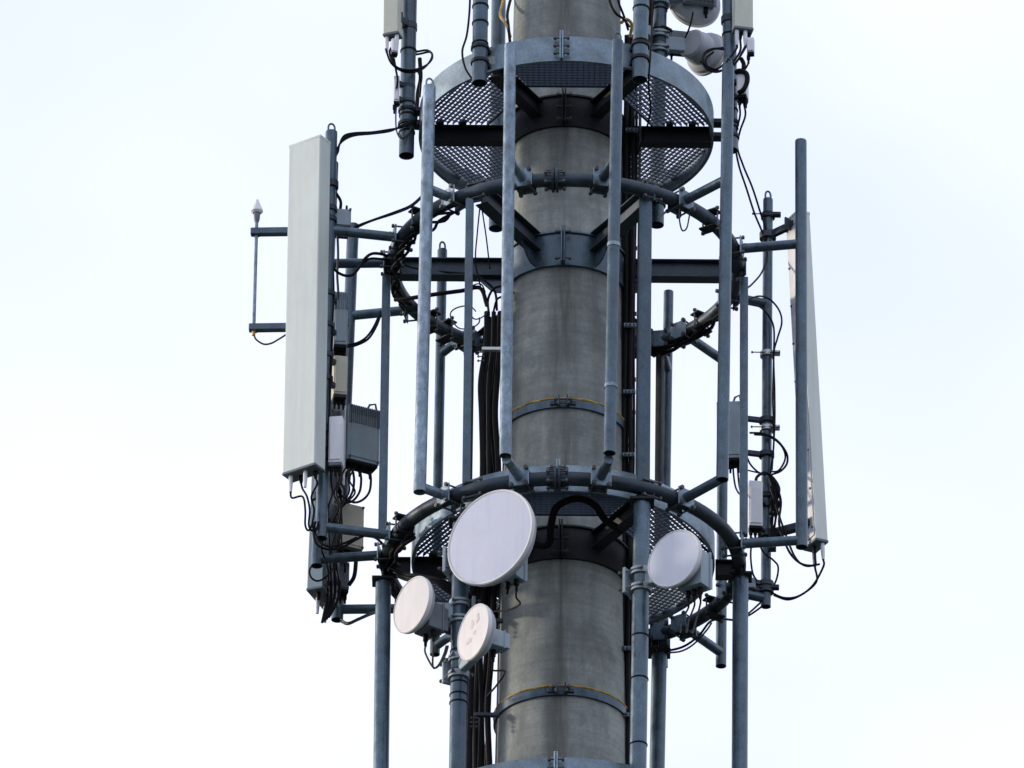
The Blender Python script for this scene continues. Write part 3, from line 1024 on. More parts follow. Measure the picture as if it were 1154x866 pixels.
# ------------------------------------------------------------------ radio boxes
def radio(name, label, cat, px, py, Y, size, yw, material, bottom='black', fins=False, conn=3, handle=False, plate=False, pole_at=None, conn_top=False, group=None):
    c = W(px, py, Y)
    w_, d_, h_ = size
    rt = yaw(yw)
    root = thing(name, label, cat, c - V((0, 0, h_ / 2)), group)
    body = part(root, 'body', MB().box(c, size, rt, min(0.010, w_ * 0.12), 2).box(c + rt @ V((0, -d_ / 2 - 0.002, -h_ * 0.06)), (w_ * 0.80, 0.008, h_ * 0.78), rt, 0.003, 1), material)
    if w_ > 0.1:
        for sx in (-1, 1):
            for sz in (-1, 1):
                bolt(root, body, c + rt @ V((sx * w_ * 0.44, -d_ / 2 - 0.002, sz * h_ * 0.46)), rt @ V((0, -1, 0)), 0.014, 0.006, False)
    part(root, 'bottom_cover', MB().box(c + V((0, 0, -h_ / 2 - 0.009)), (w_ * 0.92, d_ * 0.9, 0.020), rt, 0.003, 1), bottom)
    if fins:
        mf = MB()
        nf = int(w_ / 0.012)
        for k in range(nf):
            mf.box(c + rt @ V((-w_ * 0.46 + w_ * 0.92 * k / (nf - 1), -d_ / 2 - 0.006, h_ * 0.32)), (0.004, 0.016, h_ * 0.32), rt)
        part(root, 'cooling_fins', mf, 'grey_dark')
    for k in range(conn):
        sg = 1 if conn_top else -1
        p = c + rt @ V((-w_ * 0.32 + w_ * 0.64 * k / max(1, conn - 1), 0.0, sg * (h_ / 2 + (0 if conn_top else 0.016))))
        part(root, 'connector', MB().lathe(p, V((0, 0, sg)), [(0, 0.012), (0.03, 0.012), (0.034, 0.008), (0.06, 0.007)], 12), 'black')
    if plate:
        part(root, 'mount_plate', MB().box(c + rt @ V((-w_ / 2 - 0.012, 0.02, -0.10)), (0.012, 0.12, h_ * 1.45), rt, 0.003, 1), 'white')
    if handle:
        pts = [c + rt @ V((w_ * fx, -d_ * 0.3, h_ / 2 + hz)) for fx, hz in ((0.12, -0.01), (0.20, 0.035), (0.38, 0.05), (0.44, -0.01))]
        part(root, 'handle', MB().sweep(pts, 0.007, 8), 'zinc')
    if pole_at is not None:
        for dz in (-0.3, 0.3):
            mk = MB()
            z = c.z + dz * h_
            pp = pole_at(z)
            dd = V((pp.x - c.x, pp.y - c.y, 0))
            mk.band((pp.x, pp.y), 0.038, 0.048, z - 0.015, z + 0.015, 24)
            if dd.length > 0.05:
                q = dd.normalized()
                mk.box(V((c.x, c.y, z)) + dd * 0.55, (dd.length * 0.86, 0.03, 0.03), rot_to(dd), 0.002, 1)
            part(root, 'pole_clamp', mk, 'zinc_dark')
    return root


radio('remote_radio_unit', 'bluish grey box tucked behind the upper part of the big panel, cables entering on top', 'radio box', 383, 251, -0.36, (0.125, 0.13, 0.125), 8, 'grey', pole_at=axJ, conn_top=True)
radio('remote_radio_unit', 'dull grey box with dark ribbed top, above the small cream box', 'radio box', 383.5, 364, -0.30, (0.085, 0.12, 0.37), 5, 'grey', fins=True, pole_at=axJ)
radio('junction_box', 'small cream box with dark underside, between grey boxes behind the big panel', 'junction box', 382.5, 427, -0.32, (0.085, 0.10, 0.27), 10, 'cream', bottom='steel', pole_at=axJ)
radio('filter_unit', 'slim bluish white box touching the big panel, above the cable tails', 'filter box', 379, 498, -0.50, (0.085, 0.07, 0.32), -8, 'white', bottom='grey_dark', pole_at=axJ)
radio('remote_radio_unit', 'biggest grey ribbed radio box, tilted handle on top', 'radio box', 406, 494, 0.30, (0.215, 0.11, 0.385), 26, 'grey', fins=True, handle=True, plate=True, pole_at=axL)
radio('junction_box', 'wide cream box seen behind the lower stand-off arms', 'junction box', 393, 596, 0.32, (0.165, 0.09, 0.30), 26, 'cream', bottom='steel', pole_at=axL)
radio('remote_radio_unit', 'small dark grey box below the wide cream box', 'radio box', 384, 652, 0.42, (0.09, 0.09, 0.19), 15, 'grey_dark', pole_at=axL)
axI = axis_of((816, 290), (812.5, 751), 1.10)
radio('remote_radio_unit', 'pale grey radio box half hidden behind the tall pole, wire handle above', 'radio box', 823, 489, 0.35, (0.16, 0.11, 0.40), -6, 'grey', conn=3, handle=True, pole_at=axF)
radio('filter_unit', 'slim white filter box on the cable-hung pole, dark connectors below', 'filter box', 851, 570, 0.22, (0.085, 0.07, 0.315), 6, 'white', conn=3, pole_at=axF)
radio('junction_box', 'tiny grey box near the foot of the cable-hung pole', 'junction box', 846, 659, 0.36, (0.06, 0.05, 0.075), 0, 'grey', conn=1, pole_at=axF)
radio('filter_unit', 'small white unit plugged under the yellowed panel', 'filter box', 444.5, 53, -0.24, (0.042, 0.04, 0.10), 15, 'white', conn=1)
radio('filter_unit', 'slim white unit strapped to the pole below the yellowed panel', 'filter box', 447, 102, -0.16, (0.036, 0.05, 0.185), 0, 'white', conn=1, pole_at=ax459)
radio('filter_unit', 'small white unit plugged under the pale panel', 'filter box', 846, 52, -0.10, (0.045, 0.04, 0.105), -10, 'white', conn=1)
radio('filter_unit', 'pale unit with a black hose bent over it, below the coiled cables', 'filter box', 837, 97, -0.06, (0.062, 0.09, 0.175), -12, 'white', conn=2, pole_at=ax824)
radio('junction_box', 'dark box wedged between the highest kick plate and the drum-backed dish', 'junction box', 764, 48, 0.90, (0.13, 0.10, 0.12), 10, 'grey_dark', conn=1, pole_at=ax742)

# ------------------------------------------------------------------ thin whip antenna at the far west end
t0, b0 = W(289, 262, -0.42), W(286, 371, -0.42)
root = thing('whip_antenna', 'thin whip antenna with a white cone tip beside the big cream panel', 'antenna', b0)
ax_ = (t0 - b0).normalized()
tip = W(289.5, 243, -0.42)
part(root, 'mast_tube', MB().cyl(b0, tip, 0.0105, 16), 'zinc_bright')
part(root, 'cone', MB().lathe(tip + ax_ * 0.015, ax_, [(0, 0.026), (0.012, 0.037), (0.028, 0.034), (0.07, 0.016), (0.095, 0.009), (0.100, 0)], 28), 'white')
part(root, 'cone_base', MB().lathe(tip - ax_ * 0.05, ax_, [(0, 0.012), (0.02, 0.018), (0.045, 0.020), (0.06, 0.020), (0.066, 0.020)], 24), 'grey_dark')
part(root, 'plug', MB().lathe(b0 + ax_ * 0.03, -ax_, [(0, 0.017), (0.045, 0.017), (0.05, 0.012), (0.075, 0.010)], 16), 'brass')
for q, (y1, x0, x1) in enumerate(((261.5, 282.5, 373), (369.5, 280.5, 367))):
    p0, p1 = W(x0, y1, -0.42), W(x1, y1 - 0.5, -0.44)
    br = part(root, 'arm', MB().box((p0 + p1) / 2, ((p1 - p0).length, 0.045, 0.045), rot_to(p1 - p0), 0.004, 1), 'zinc')
    c = W(289 - q * 2.6, y1, -0.445)
    mbc = MB().band((c.x, c.y + 0.025), 0.0115, 0.024, c.z - 0.012, c.z + 0.012, 20)
    part(root, 'clamp', mbc, 'zinc_dark', parent=br)


# ------------------------------------------------------------------ cables
def cable(label, pts, r=0.009, material='black', group=None, name='cable', n=8, cat='cable'):
    p = spline([q if isinstance(q, V) else W(*q) for q in pts], n)
    return solo(name, label, cat, MB().sweep(p, r * (0.85 if 0.006 < r < 0.0125 else 1), 8), material, p[0], group)


# feeder bundle west of the mast
NB = 7
for k in range(NB):
    f = k / (NB - 1)
    top_x = 548 + 15 * f
    yy = -0.15 + 0.30 * ((k * 5) % NB) / NB
    pts = [(top_x + 1, 352 + 6 * (k % 3), yy), (top_x, 390, yy), (top_x - 3 - 3 * (1 - f), 430, yy), (543 + 15 * f + 2 * math.sin(k * 2.1), 470, yy), (544 + 18 * f + 2 * math.sin(k * 3.7), 530, yy),
           (541 + 18 * f, 600, yy), (533 + 24 * f, 660, yy), (532 + 23 * f + 2 * math.sin(k * 1.7), 740, yy), (530 + 22 * f + 2.5 * math.sin(k * 2.9), 800, yy), (528 + 24 * f, 880, yy), (527 + 24 * f, 960, yy)]
    cable('thick black feeder cables bundled down the mast beside the thin strut', pts, 0.0185 if k % 2 == 0 else 0.014, 'black', 'thick feeder cables in the bundle', 'feeder_cable')
for q, (px, py) in enumerate(((556, 394), (553, 700), (548, 806))):
    a, b = W(px - 13, py, -0.22), W(px + 14, py, -0.22)
    mb = MB().box((a + b) / 2, ((b - a).length, 0.03, 0.022), rot_to(b - a), 0.002, 1)
    lab = ['bright cable clamp high on the black bundle, under its frayed tails', 'cable clamp on the bundle behind the flaked small dish', 'lowest cable clamp on the bundle, near the bottom strap'][q]
    rt_ = thing('cable_clamp', lab, 'clamp', a, 'clamps on the cable bundle')
    bp_ = part(rt_, 'bar', mb, 'alu' if q == 0 else 'zinc_dark')
    for sx in range(3):
        bolt(rt_, bp_, a + V((-0.005, 0, -0.03 * sx - 0.02)), V((1, 0, 0)), 0.045, 0.006)

tails = [
    ([(551, 355, -0.15), (550, 338, -0.2), (556, 326, -0.3), (566, 322, -0.3), (575, 316, -0.25)], 'black tail cable curling from the bundle to the mast collar', 0.009),
    ([(556, 352, -0.1), (560, 338, -0.15), (568, 334, -0.2), (580, 330, -0.2)], 'black tail cable arching low from the bundle behind the bright pole', 0.008),
    ([(560, 350, -0.1), (558, 330, -0.1), (548, 318, -0.1), (532, 310, -0.05), (500, 307, 0), (468, 303, 0.0), (448, 297, 0)], 'black cable lying along the ring beam beside the bundle', 0.009),
    ([(549, 345, -0.1), (541, 325, -0.1), (520, 328, -0.05), (490, 332, 0.0), (458, 337, 0.1), (445, 338, 0.15)], 'thick dark cable sagging below the ring beam beside the bundle', 0.013),
    ([(541, 232, -0.4), (538, 262, -0.35), (536, 296, -0.3), (543, 330, -0.25)], 'thin wire hanging straight behind the thin strut', 0.0045),
    ([(543, 235, -0.3), (548, 268, -0.3), (552, 303, -0.3)], 'thin slanting wire beside the front beam of the upper ring', 0.0045),
]
for pts, lab, r in tails:
    cable(lab, pts, r)
# loose coils of thin wire
for q, (cx, cy, rx, ry, lab) in enumerate(((524, 358, 16, 13, 'larger loose loop of thin wire seen through the ring'), (538, 340, 12, 20, 'smaller loose loop of thin wire beside the cable tails'))):
    p = [W(cx + rx * math.cos(R(a)) + 1.5 * math.sin(R(3 * a)), cy + ry * math.sin(R(a)), -0.25 + 0.0006 * a) for a in range(0, 345, 15)]
    p = spline(p, 3)
    solo('wire_loop', lab, 'wire', MB().sweep(p, 0.0045, 6), 'hose', p[0], 'loose wire loops')
# spare hose arch in front of the mast
p = spline([W(*q) for q in ((590, 600, -0.46), (606, 614, -0.49), (619, 612, -0.54), (621, 592, -0.66), (628, 571, -0.80), (650, 562, -0.84), (670, 569, -0.80), (682, 586, -0.70), (700, 598, -0.55))], 8)
solo('hose', 'thick black hose arching under the middle platform in front of the mast', 'hose', MB().sweep(p, 0.0225, 14), 'black', p[0])
cable('thin cable drooping from the largest dish to the bundle', [D1[1], D1[1] + V((0, 0, -0.05)), (586, 681, -0.85), (572, 688, -0.6), (560, 689, -0.35), (550, 690, -0.2)], 0.007)
cable('thin cable drooping from the flaked small dish across the mast edge', [D4[0], D4[0] + V((0, 0, -0.06)), (569, 757, -0.6), (560, 772, -0.4), (548, 786, -0.25)], 0.007)
cable('yellow cable curving down at the top edge beside the far pole', [(573, -20, 0.1), (566, 6, -0.1), (564, 18, -0.25), (571, 28, -0.35), (575, 42, -0.36)], 0.012, 'yellow')
cable('dark cable beside the yellow one at the edge of the mast', [(578, -10, -0.2), (572, 14, -0.3), (573, 30, -0.36), (576, 60, -0.36)], 0.011)
cable('thin cable hanging in a long bow beside the wide banded pole', [(530, -15, -0.8), (529, 14, -0.82), (526, 40, -0.84), (521, 58, -0.86), (524, 76, -0.88), (531, 88, -0.88)], 0.008)

# cable ladder east of the mast
xl = (708, 719)
zt_, zb_ = W(712, 60, -0.05).z, W(708, 900, -0.05).z
root = thing('cable_ladder', 'dark cable ladder running up between the mast and the widest strut', 'cable ladder', W(708, 900, -0.05))
for px in (706, 721):
    a, b = W(px + 1, 60, -0.05), W(px - 7, 900, -0.05)
    part(root, 'rail', MB().box((a + b) / 2, (0.018, 0.035, (a - b).length), rot_to(V((1, 0, 0)), a - b), 0.002, 1), 'zinc_dark')
for py in range(95, 900, 37):
    dx = -8 * (py - 60) / 840
    a, b = W(707 + dx, py, -0.05), W(722 + dx, py, -0.05)
    part(root, 'rung', MB().box((a + b) / 2, ((b - a).length - 0.02, 0.02, 0.02), rot_to(b - a)), 'zinc_dark')
for k in range(5):
    yy = -0.10 - 0.02 * (k % 2)
    x0 = 704.5 + k * 3.3
    pts = [(x0 + 2 * math.sin(py * 0.02 + k) * 0.4 - 8 * (py - 60) / 840, py, yy) for py in range(40, 901, 60)]
    cable('black cables strapped up the cable ladder beside the mast', pts, 0.010 + 0.003 * (k % 2), 'black', 'cables on the cable ladder', 'feeder_cable', 3)
for py, lab in ((147, 'cable clamp on the ladder under the highest platform'), (367, 'bright cable clamp on the ladder below the ring beams'), (442, 'bright cable clamp on the ladder beside the yellow-wired strap'), (513, 'bright cable clamp on the ladder just above the lower ring'), (731, 'cable clamp on the ladder beside the lower mast shaft'), (806, 'lowest cable clamp on the ladder')):
    dx = -8 * (py - 60) / 840
    a, b = W(706 + dx, py, -0.15), W(720 + dx, py, -0.15)
    rt_ = thing('cable_clamp', lab, 'clamp', a, 'clamps on the cable ladder')
    bp_ = part(rt_, 'bar', MB().box((a + b) / 2, ((b - a).length, 0.022, 0.024), rot_to(b - a), 0.002, 1), 'zinc_bright')
    for f in (0.2, 0.5, 0.8):
        bolt(rt_, bp_, a + (b - a) * f, V((0, 1, 0)), 0.045, 0.006)

# top of the ladder: dangling black cables
cable('black cable bowing from the mast to the ladder at the top edge', [(685, -20, -0.3), (687, 0, -0.38), (693, 14, -0.40), (703, 22, -0.35), (709, 30, -0.2)], 0.010)
cable('second black cable bowing to the ladder at the top edge', [(693, -20, -0.3), (697, 2, -0.36), (703, 18, -0.3), (708, 34, -0.2)], 0.009)
cable('yellow-marked cable bundle at the top of the ladder', [(700, 26, -0.34), (706, 22, -0.32), (712, 28, -0.3), (710, 42, -0.25)], 0.012, 'yellow')
cable('black cable falling beside the banded pole under dangling cables', [(734, -20, -0.5), (735, 20, -0.6), (733, 60, -0.8), (731, 95, -0.75), (733, 125, -0.4), (727, 150, -0.2), (718, 175, -0.1)], 0.006)
cable('thick cables clustered on the far pole at the top edge', [(733, -20, 0.7), (734, 10, 0.75), (731, 35, 0.8), (728, 60, 0.6)], 0.017)
cable('stiff black jumper from the far pole to the dark box', [(745, 30, 0.8), (752, 32, 0.82), (757, 36, 0.85), (760, 42, 0.88)], 0.012)
cable('thin cable dangling from the dark-backed dish', [(781, 14, 0.75), (779, 24, 0.75), (776, 34, 0.78), (772, 43, 0.82)], 0.006)

# cables at the yellowed panel
P0 = 'black jumpers looping round the pole below the yellowed panel'
G0 = 'jumpers below the yellowed panel'
for k, pts in enumerate((
    [T4[0], (435, 56, -0.28), (440, 70, -0.27), (450, 79, -0.22), (463, 82, -0.2), (476, 78, -0.15), (484, 70, -0.1), (487, 62, -0.05), (482, 57, 0.0), (472, 58, 0.02), (460, 60, 0.0)],
    [(441, 62, -0.25), (443, 72, -0.26), (452, 78, -0.23), (466, 79, -0.2), (480, 74, -0.12), (487, 66, -0.05), (485, 59, 0.0), (473, 61, 0.02), (460, 63, 0.0)],
    [T4[1], (439, 60, -0.26), (446, 75, -0.25), (458, 80, -0.21), (470, 80, -0.16), (474, 92, -0.05), (473, 110, 0.0)],
    [(444, 66, -0.24), (446, 78, -0.24), (448, 90, -0.22), (447, 100, -0.2)],
)):
    cable(P0, pts, 0.008, 'black', G0, 'jumper_cable')
cable('black cable dropping behind the pole below the yellowed panel', [(473, 66, 0.03), (474, 88, 0.03), (471, 104, 0.03), (470, 118, 0.02), (468, 136, -0.02)], 0.013)
for k in range(3):
    cable('black cables swept from the big panel up to the platform pole', [(379 + k, 176 - 2 * k, -0.45), (381 + k, 166 - 2 * k, -0.45), (388, 158 - 2.5 * k, -0.43), (400, 153 - 1.5 * k, -0.4), (420, 151 - k, -0.32), (440, 148 - k, -0.24), (452, 142 + k, -0.17), (466, 136 + k, -0.16), (472, 136, -0.05)], 0.007, 'black', 'cables from the big panel to the platform pole')
for k, pts in enumerate(([(447, 118, -0.16), (446, 132, -0.17), (447, 148, -0.18), (452, 156, -0.18), (460, 150, -0.16), (466, 138, -0.1)], [(449, 150, -0.17), (455, 157, -0.17), (463, 146, -0.15), (468, 136, -0.08)])):
    cable('thin grey cable curled round the pole end at the platform edge', pts, 0.005, 'hose', 'thin grey cables curled at the pole end')
for k in range(2):
    cable('pair of black cables swept from the upper ring towards the tall bare pole', [(394, 262 - 2 * k, -0.3), (404, 256 - 2 * k, -0.33), (420, 249 - k, -0.4), (445, 241 - 2 * k, -0.5), (462, 234 - 2 * k, -0.6), (474, 224 - 2 * k, -0.75), (480, 214, -0.85)], 0.0065, 'black', 'pair of cables to the tall bare pole')

# cables among the boxes on the west side
mess = [
    ('black cable bent over the top of the bluish grey box', [(377, 245, -0.4), (376, 225, -0.42), (374, 205, -0.42), (375, 188, -0.42), (378, 172, -0.42)], 0.010),
    ('black hose hooked into the top of the bluish grey box', [(383, 240, -0.36), (384, 228, -0.38), (380, 220, -0.4), (376, 214, -0.42)], 0.011),
    ('black cable slung in a deep bow under the upper stand-off arm', [(371, 258, -0.44), (372, 284, -0.43), (376, 302, -0.42), (386, 310, -0.42), (397, 310, -0.4), (406, 300, -0.38), (412, 291, -0.36), (420, 286, -0.32), (432, 287, -0.2), (440, 291, -0.1)], 0.011),
    ('black cable running beside the deep bow to the ring', [(408, 298, -0.36), (416, 292, -0.33), (428, 292, -0.25), (440, 294, -0.12), (450, 296, 0.0)], 0.009),
    ('black cable swooping from the dull grey box to the strut', [(392, 391, -0.25), (402, 389, -0.2), (415, 382, -0.15), (424, 368, -0.1), (430, 352, -0.05), (434, 345, 0.0)], 0.009),
    ('second black cable swooping beside it to the strut', [(392, 389, -0.24), (404, 386, -0.2), (414, 379, -0.15), (422, 367, -0.1), (429, 351, -0.05)], 0.008),
    ('black cable strung down between the big panel and the boxes', [(374, 255, -0.46), (375, 290, -0.46), (376, 330, -0.46), (375, 360, -0.46), (373, 420, -0.48), (371, 470, -0.5), (371, 530, -0.5)], 0.008),
    ('pale cable strung down between the big panel and the boxes', [(380, 258, -0.38), (381, 288, -0.36), (380, 310, -0.36), (381, 330, -0.36), (379, 345, -0.36)], 0.009),
]
for lab, pts, r in mess:
    cable(lab, pts, r, 'hose' if lab.startswith('pale') else 'black')
for k in range(6):
    x0 = 374 + 5 * k
    yy = -0.45 + 0.12 * k
    cable('black jumpers tangled below the radio boxes behind the big panel', [(x0, 528, yy), (x0 + random.uniform(-6, 6), 541, yy), (x0 - 4 + random.uniform(-9, 9), 556, yy), (374 + 3 * k + random.uniform(-6, 6), 574, yy), (370 + 3.4 * k + random.uniform(-5, 5), 594, yy * 0.8), (366 + 4 * k + random.uniform(-4, 4), 616, yy * 0.6), (368 + 3.6 * k + random.uniform(-4, 4), 640, 0.1 + 0.05 * k), (371 + 3 * k, 660, 0.15 + 0.05 * k)], 0.007, 'black', 'jumpers tangled below the radio boxes', 'jumper_cable')
for k, (a, b) in enumerate(((398, 10), (406, 14), (417, 19))):
    cable('black looping jumpers under the biggest grey radio box', [(a, 532, 0.28), (a + 1, 542, 0.27), (a - 1, 555, 0.24), (a - 9, 566 - k, 0.2), (a - 20, 566, 0.12), (384 - k, 556, 0.0), (380, 545, -0.1)], 0.009, 'black', 'jumpers under the biggest radio box', 'jumper_cable')
for k in range(3):
    cable('black tails hanging from the connectors of the big cream panel', [T1[(0, 1, 3)[k]], T1[(0, 1, 3)[k]] + V((0.01, 0, -0.04)), (341 + 5 * k, 560, -0.56), (344 + 5 * k, 575, -0.54), (344 + 4 * k, 592, -0.52), (348 + 4 * k, 598, -0.5), (353 + 3 * k, 588, -0.5)], 0.0075, 'black', 'tails of the big cream panel', 'jumper_cable')
cable('black cable bowed below the lower arm from the pole to the ring', [(353, 598, -0.5), (356, 612, -0.5), (368, 619, -0.48), (385, 617, -0.42), (400, 609, -0.4), (412, 604, -0.38), (424, 607, -0.3), (434, 616, -0.15)], 0.009)
cable('second black cable bowed below the lower arm', [(354, 590, -0.48), (358, 608, -0.49), (370, 616, -0.48), (386, 613, -0.43), (402, 606, -0.4)], 0.008)
cable('thin black loop hanging under the middle bottom pole end', [(362, 634, -0.05), (350, 640, -0.05), (350, 650, -0.05), (358, 655, -0.03), (368, 650, 0.0), (376, 640, 0.05)], 0.006)
cable('thick black cable hanging behind the arms from the wide cream box', [(401, 622, 0.3), (401, 635, 0.3), (399, 650, 0.3), (393, 660, 0.32)], 0.013)
for k in range(4):
    cable('black tails hanging below the shaded panel', [(368 + 5 * k, 655, 0.2), (369 + 4 * k, 672 + 3 * (k % 2), 0.22), (366 + 3 * k, 688, 0.2), (363 + 2.5 * k, 702 - 2 * k, 0.2)], 0.010, 'black', 'tails of the shaded panel', 'jumper_cable')
for k in range(2):
    cable('pair of grey cables slung under the lowest bent arm', [(384, 698 + 3 * k, 0.55), (392, 702 + 2 * k, 0.52), (404, 697 + 2 * k, 0.5), (418, 691 + 2 * k, 0.46), (430, 688 + k, 0.4)], 0.0065, 'hose', 'pair of grey cables under the lowest arm')
cable('thin grey cable looping from the foot of the whip antenna', [(286, 374, -0.42), (288, 382, -0.42), (297, 388, -0.42), (306, 387, -0.42), (315, 382, -0.42), (326, 376, -0.44), (345, 372, -0.45)], 0.006, 'hose')

# jumble wrapped round the rings
for k in range(3):
    ph = 168 + 3 * k
    pts = []
    for a in range(158, 232, 6):
        q = R(a)
        rr = RING + 0.03 * math.sin(a * 0.35 + k * 2) - 0.01
        pts.append(V((rr * math.cos(q), rr * math.sin(q), ZU - 0.05 - 0.02 * (k % 3) + 0.02 * math.sin(a * 0.21 + k))))
    p = spline(pts, 3)
    solo('cable', 'black cables tied along the underside of the upper ring near the radio boxes', 'cable', MB().sweep(p, 0.0095, 8), 'black', p[0], 'cables tied under the upper ring')
for k in range(3):
    pts = []
    for a in range(20, 76, 6):
        q = R(a)
        rr = RING + 0.025 * math.sin(a * 0.3 + k * 2) - 0.01
        pts.append(V((rr * math.cos(q), rr * math.sin(q), ZU - 0.045 - 0.02 * (k % 3) + 0.015 * math.sin(a * 0.2 + k))))
    p = spline(pts, 3)
    solo('cable', 'black cables tied along the upper ring near the cable-hung pole', 'cable', MB().sweep(p, 0.012, 8), 'black', p[0], 'cables tied along the upper ring by the cable-hung pole')
for k in range(4):
    pts = []
    for a in range(150, 214, 6):
        q = R(a)
        rr = RING + 0.02 * math.sin(a * 0.3 + k * 2) - 0.02
        pts.append(V((rr * math.cos(q), rr * math.sin(q), ZL - 0.05 - 0.025 * (k % 3) + 0.015 * math.sin(a * 0.2 + k))))
    p = spline(pts, 3)
    solo('cable', 'black cables tied under the lower ring behind the thick post', 'cable', MB().sweep(p, 0.013, 8), 'black', p[0], 'cables tied under the lower ring')
for k in range(4):
    cable('black cables draped under the platform beam behind the small cream dish', [(440, 640 + 3 * k, -0.1 + 0.05 * k), (460, 648 + 3 * (k % 3), -0.2), (480, 650 + 5 * math.sin(k), -0.3), (500, 655 + 3 * k, -0.35), (525, 668 + 4 * k, -0.3), (545, 690 + 3 * k, -0.15)], 0.012, 'black', 'cables draped under the platform beam')

# U-bolt clamps sitting on the rings
for px, deg, z, lab in ((0, 213, ZU, 'ring clamp with long bolts beside the pair of swept cables'), (0, 134, ZU, 'ring clamp near the slim eye-topped pole seen through the ring'), (0, 142, ZU, 'ring clamp on the far arc beside the tall bare pole'),
                        (0, 326, ZU, 'ring clamp with a jutting bolt beside the tall pole, on the upper ring'), (0, 37, ZU, 'ring clamp on the far arc near the shaded strut'), (0, 30, ZL, 'ring clamp on the lower ring by the dangling pole end'), (0, 206, ZL, 'ring clamp on the lower ring near the lower stand-off arms')):
    d = V((math.cos(R(deg)), math.sin(R(deg)), 0))
    t = V((-d.y, d.x, 0))
    c = d * RING + V((0, 0, z))
    rt_ = thing('ring_clamp', lab, 'clamp', c, 'clamps on the antenna rings')
    mb = MB()
    for sg in (-1, 1):
        mb.box(c + V((0, 0, sg * (RP + 0.012))), (0.12, 0.075, 0.012), rot_to(d), 0.002, 1)
    bp_ = part(rt_, 'clamp_plate', mb, 'steel', split=True)
    for sx in (-1, 1):
        bolt(rt_, bp_, c + d * sx * 0.052, V((0, 0, 1)), 0.17, 0.009)

# thin loop under the upper ring
cable('thin wire hanging in a loop under the upper ring beside the tall pole', [(765.5, 236, -0.85), (766, 250, -0.84), (769, 260, -0.82), (774, 257, -0.8), (777, 243, -0.79)], 0.005, 'hose')
cable('black cable joining the far pole end to the upper ring', [(742, 245, 0.6), (748, 241, 0.2), (753, 236, -0.3), (755, 230, -0.8)], 0.008)

# coiled cables at the pale panel
for k, pts in enumerate((
    [T5[0], (830, 55, -0.12), (822, 66, -0.14), (808, 78, -0.2), (796, 74, -0.2), (792, 66, -0.18), (796, 58, -0.15), (806, 55, -0.1), (816, 56, -0.08)],
    [T5[1], (834, 58, -0.12), (824, 72, -0.15), (810, 81, -0.2), (798, 79, -0.2), (792, 71, -0.18), (794, 62, -0.15), (803, 56, -0.1), (815, 54, -0.06)],
    [T5[2], (838, 56, -0.12), (830, 70, -0.14), (818, 78, -0.16), (806, 80, -0.17), (797, 75, -0.16), (796, 66, -0.14), (804, 59, -0.1)],
    [T5[3], (841, 52, -0.1), (834, 64, -0.12), (826, 76, -0.13)],
)):
    cable('black jumpers coiled round the pole below the pale panel', pts, 0.0085, 'black', 'jumpers coiled below the pale panel', 'jumper_cable')
cable('fat black hose bent over the pale unit', [(829, 82, -0.1), (834, 80, -0.12), (841, 83, -0.12), (842, 92, -0.12), (838, 101, -0.12), (832, 105, -0.1)], 0.016)
cable('fat short black hose above the pale unit', [(835, 66, -0.1), (838, 72, -0.1), (838, 78, -0.1)], 0.014)
cable('thin cable dropping from the white unit beside the hose', [(844, 64, -0.1), (843, 72, -0.1), (840, 78, -0.1)], 0.006)
for k in range(2):
    cable('pair of black cables hanging from the pale unit to the slim eye-topped pole', [(838 - 5 * k, 116, -0.05), (840 - 6 * k, 130, -0.03), (834 - 4 * k, 148, 0.0), (831 - 2 * k, 166, 0.05), (838 - 5 * k, 188, 0.12), (848 - 7 * k, 212, 0.2), (857 - 7 * k, 240, 0.3), (864 - 5 * k, 262, 0.36), (862, 276, 0.37)], 0.0075, 'black', 'pair of cables to the slim eye-topped pole')

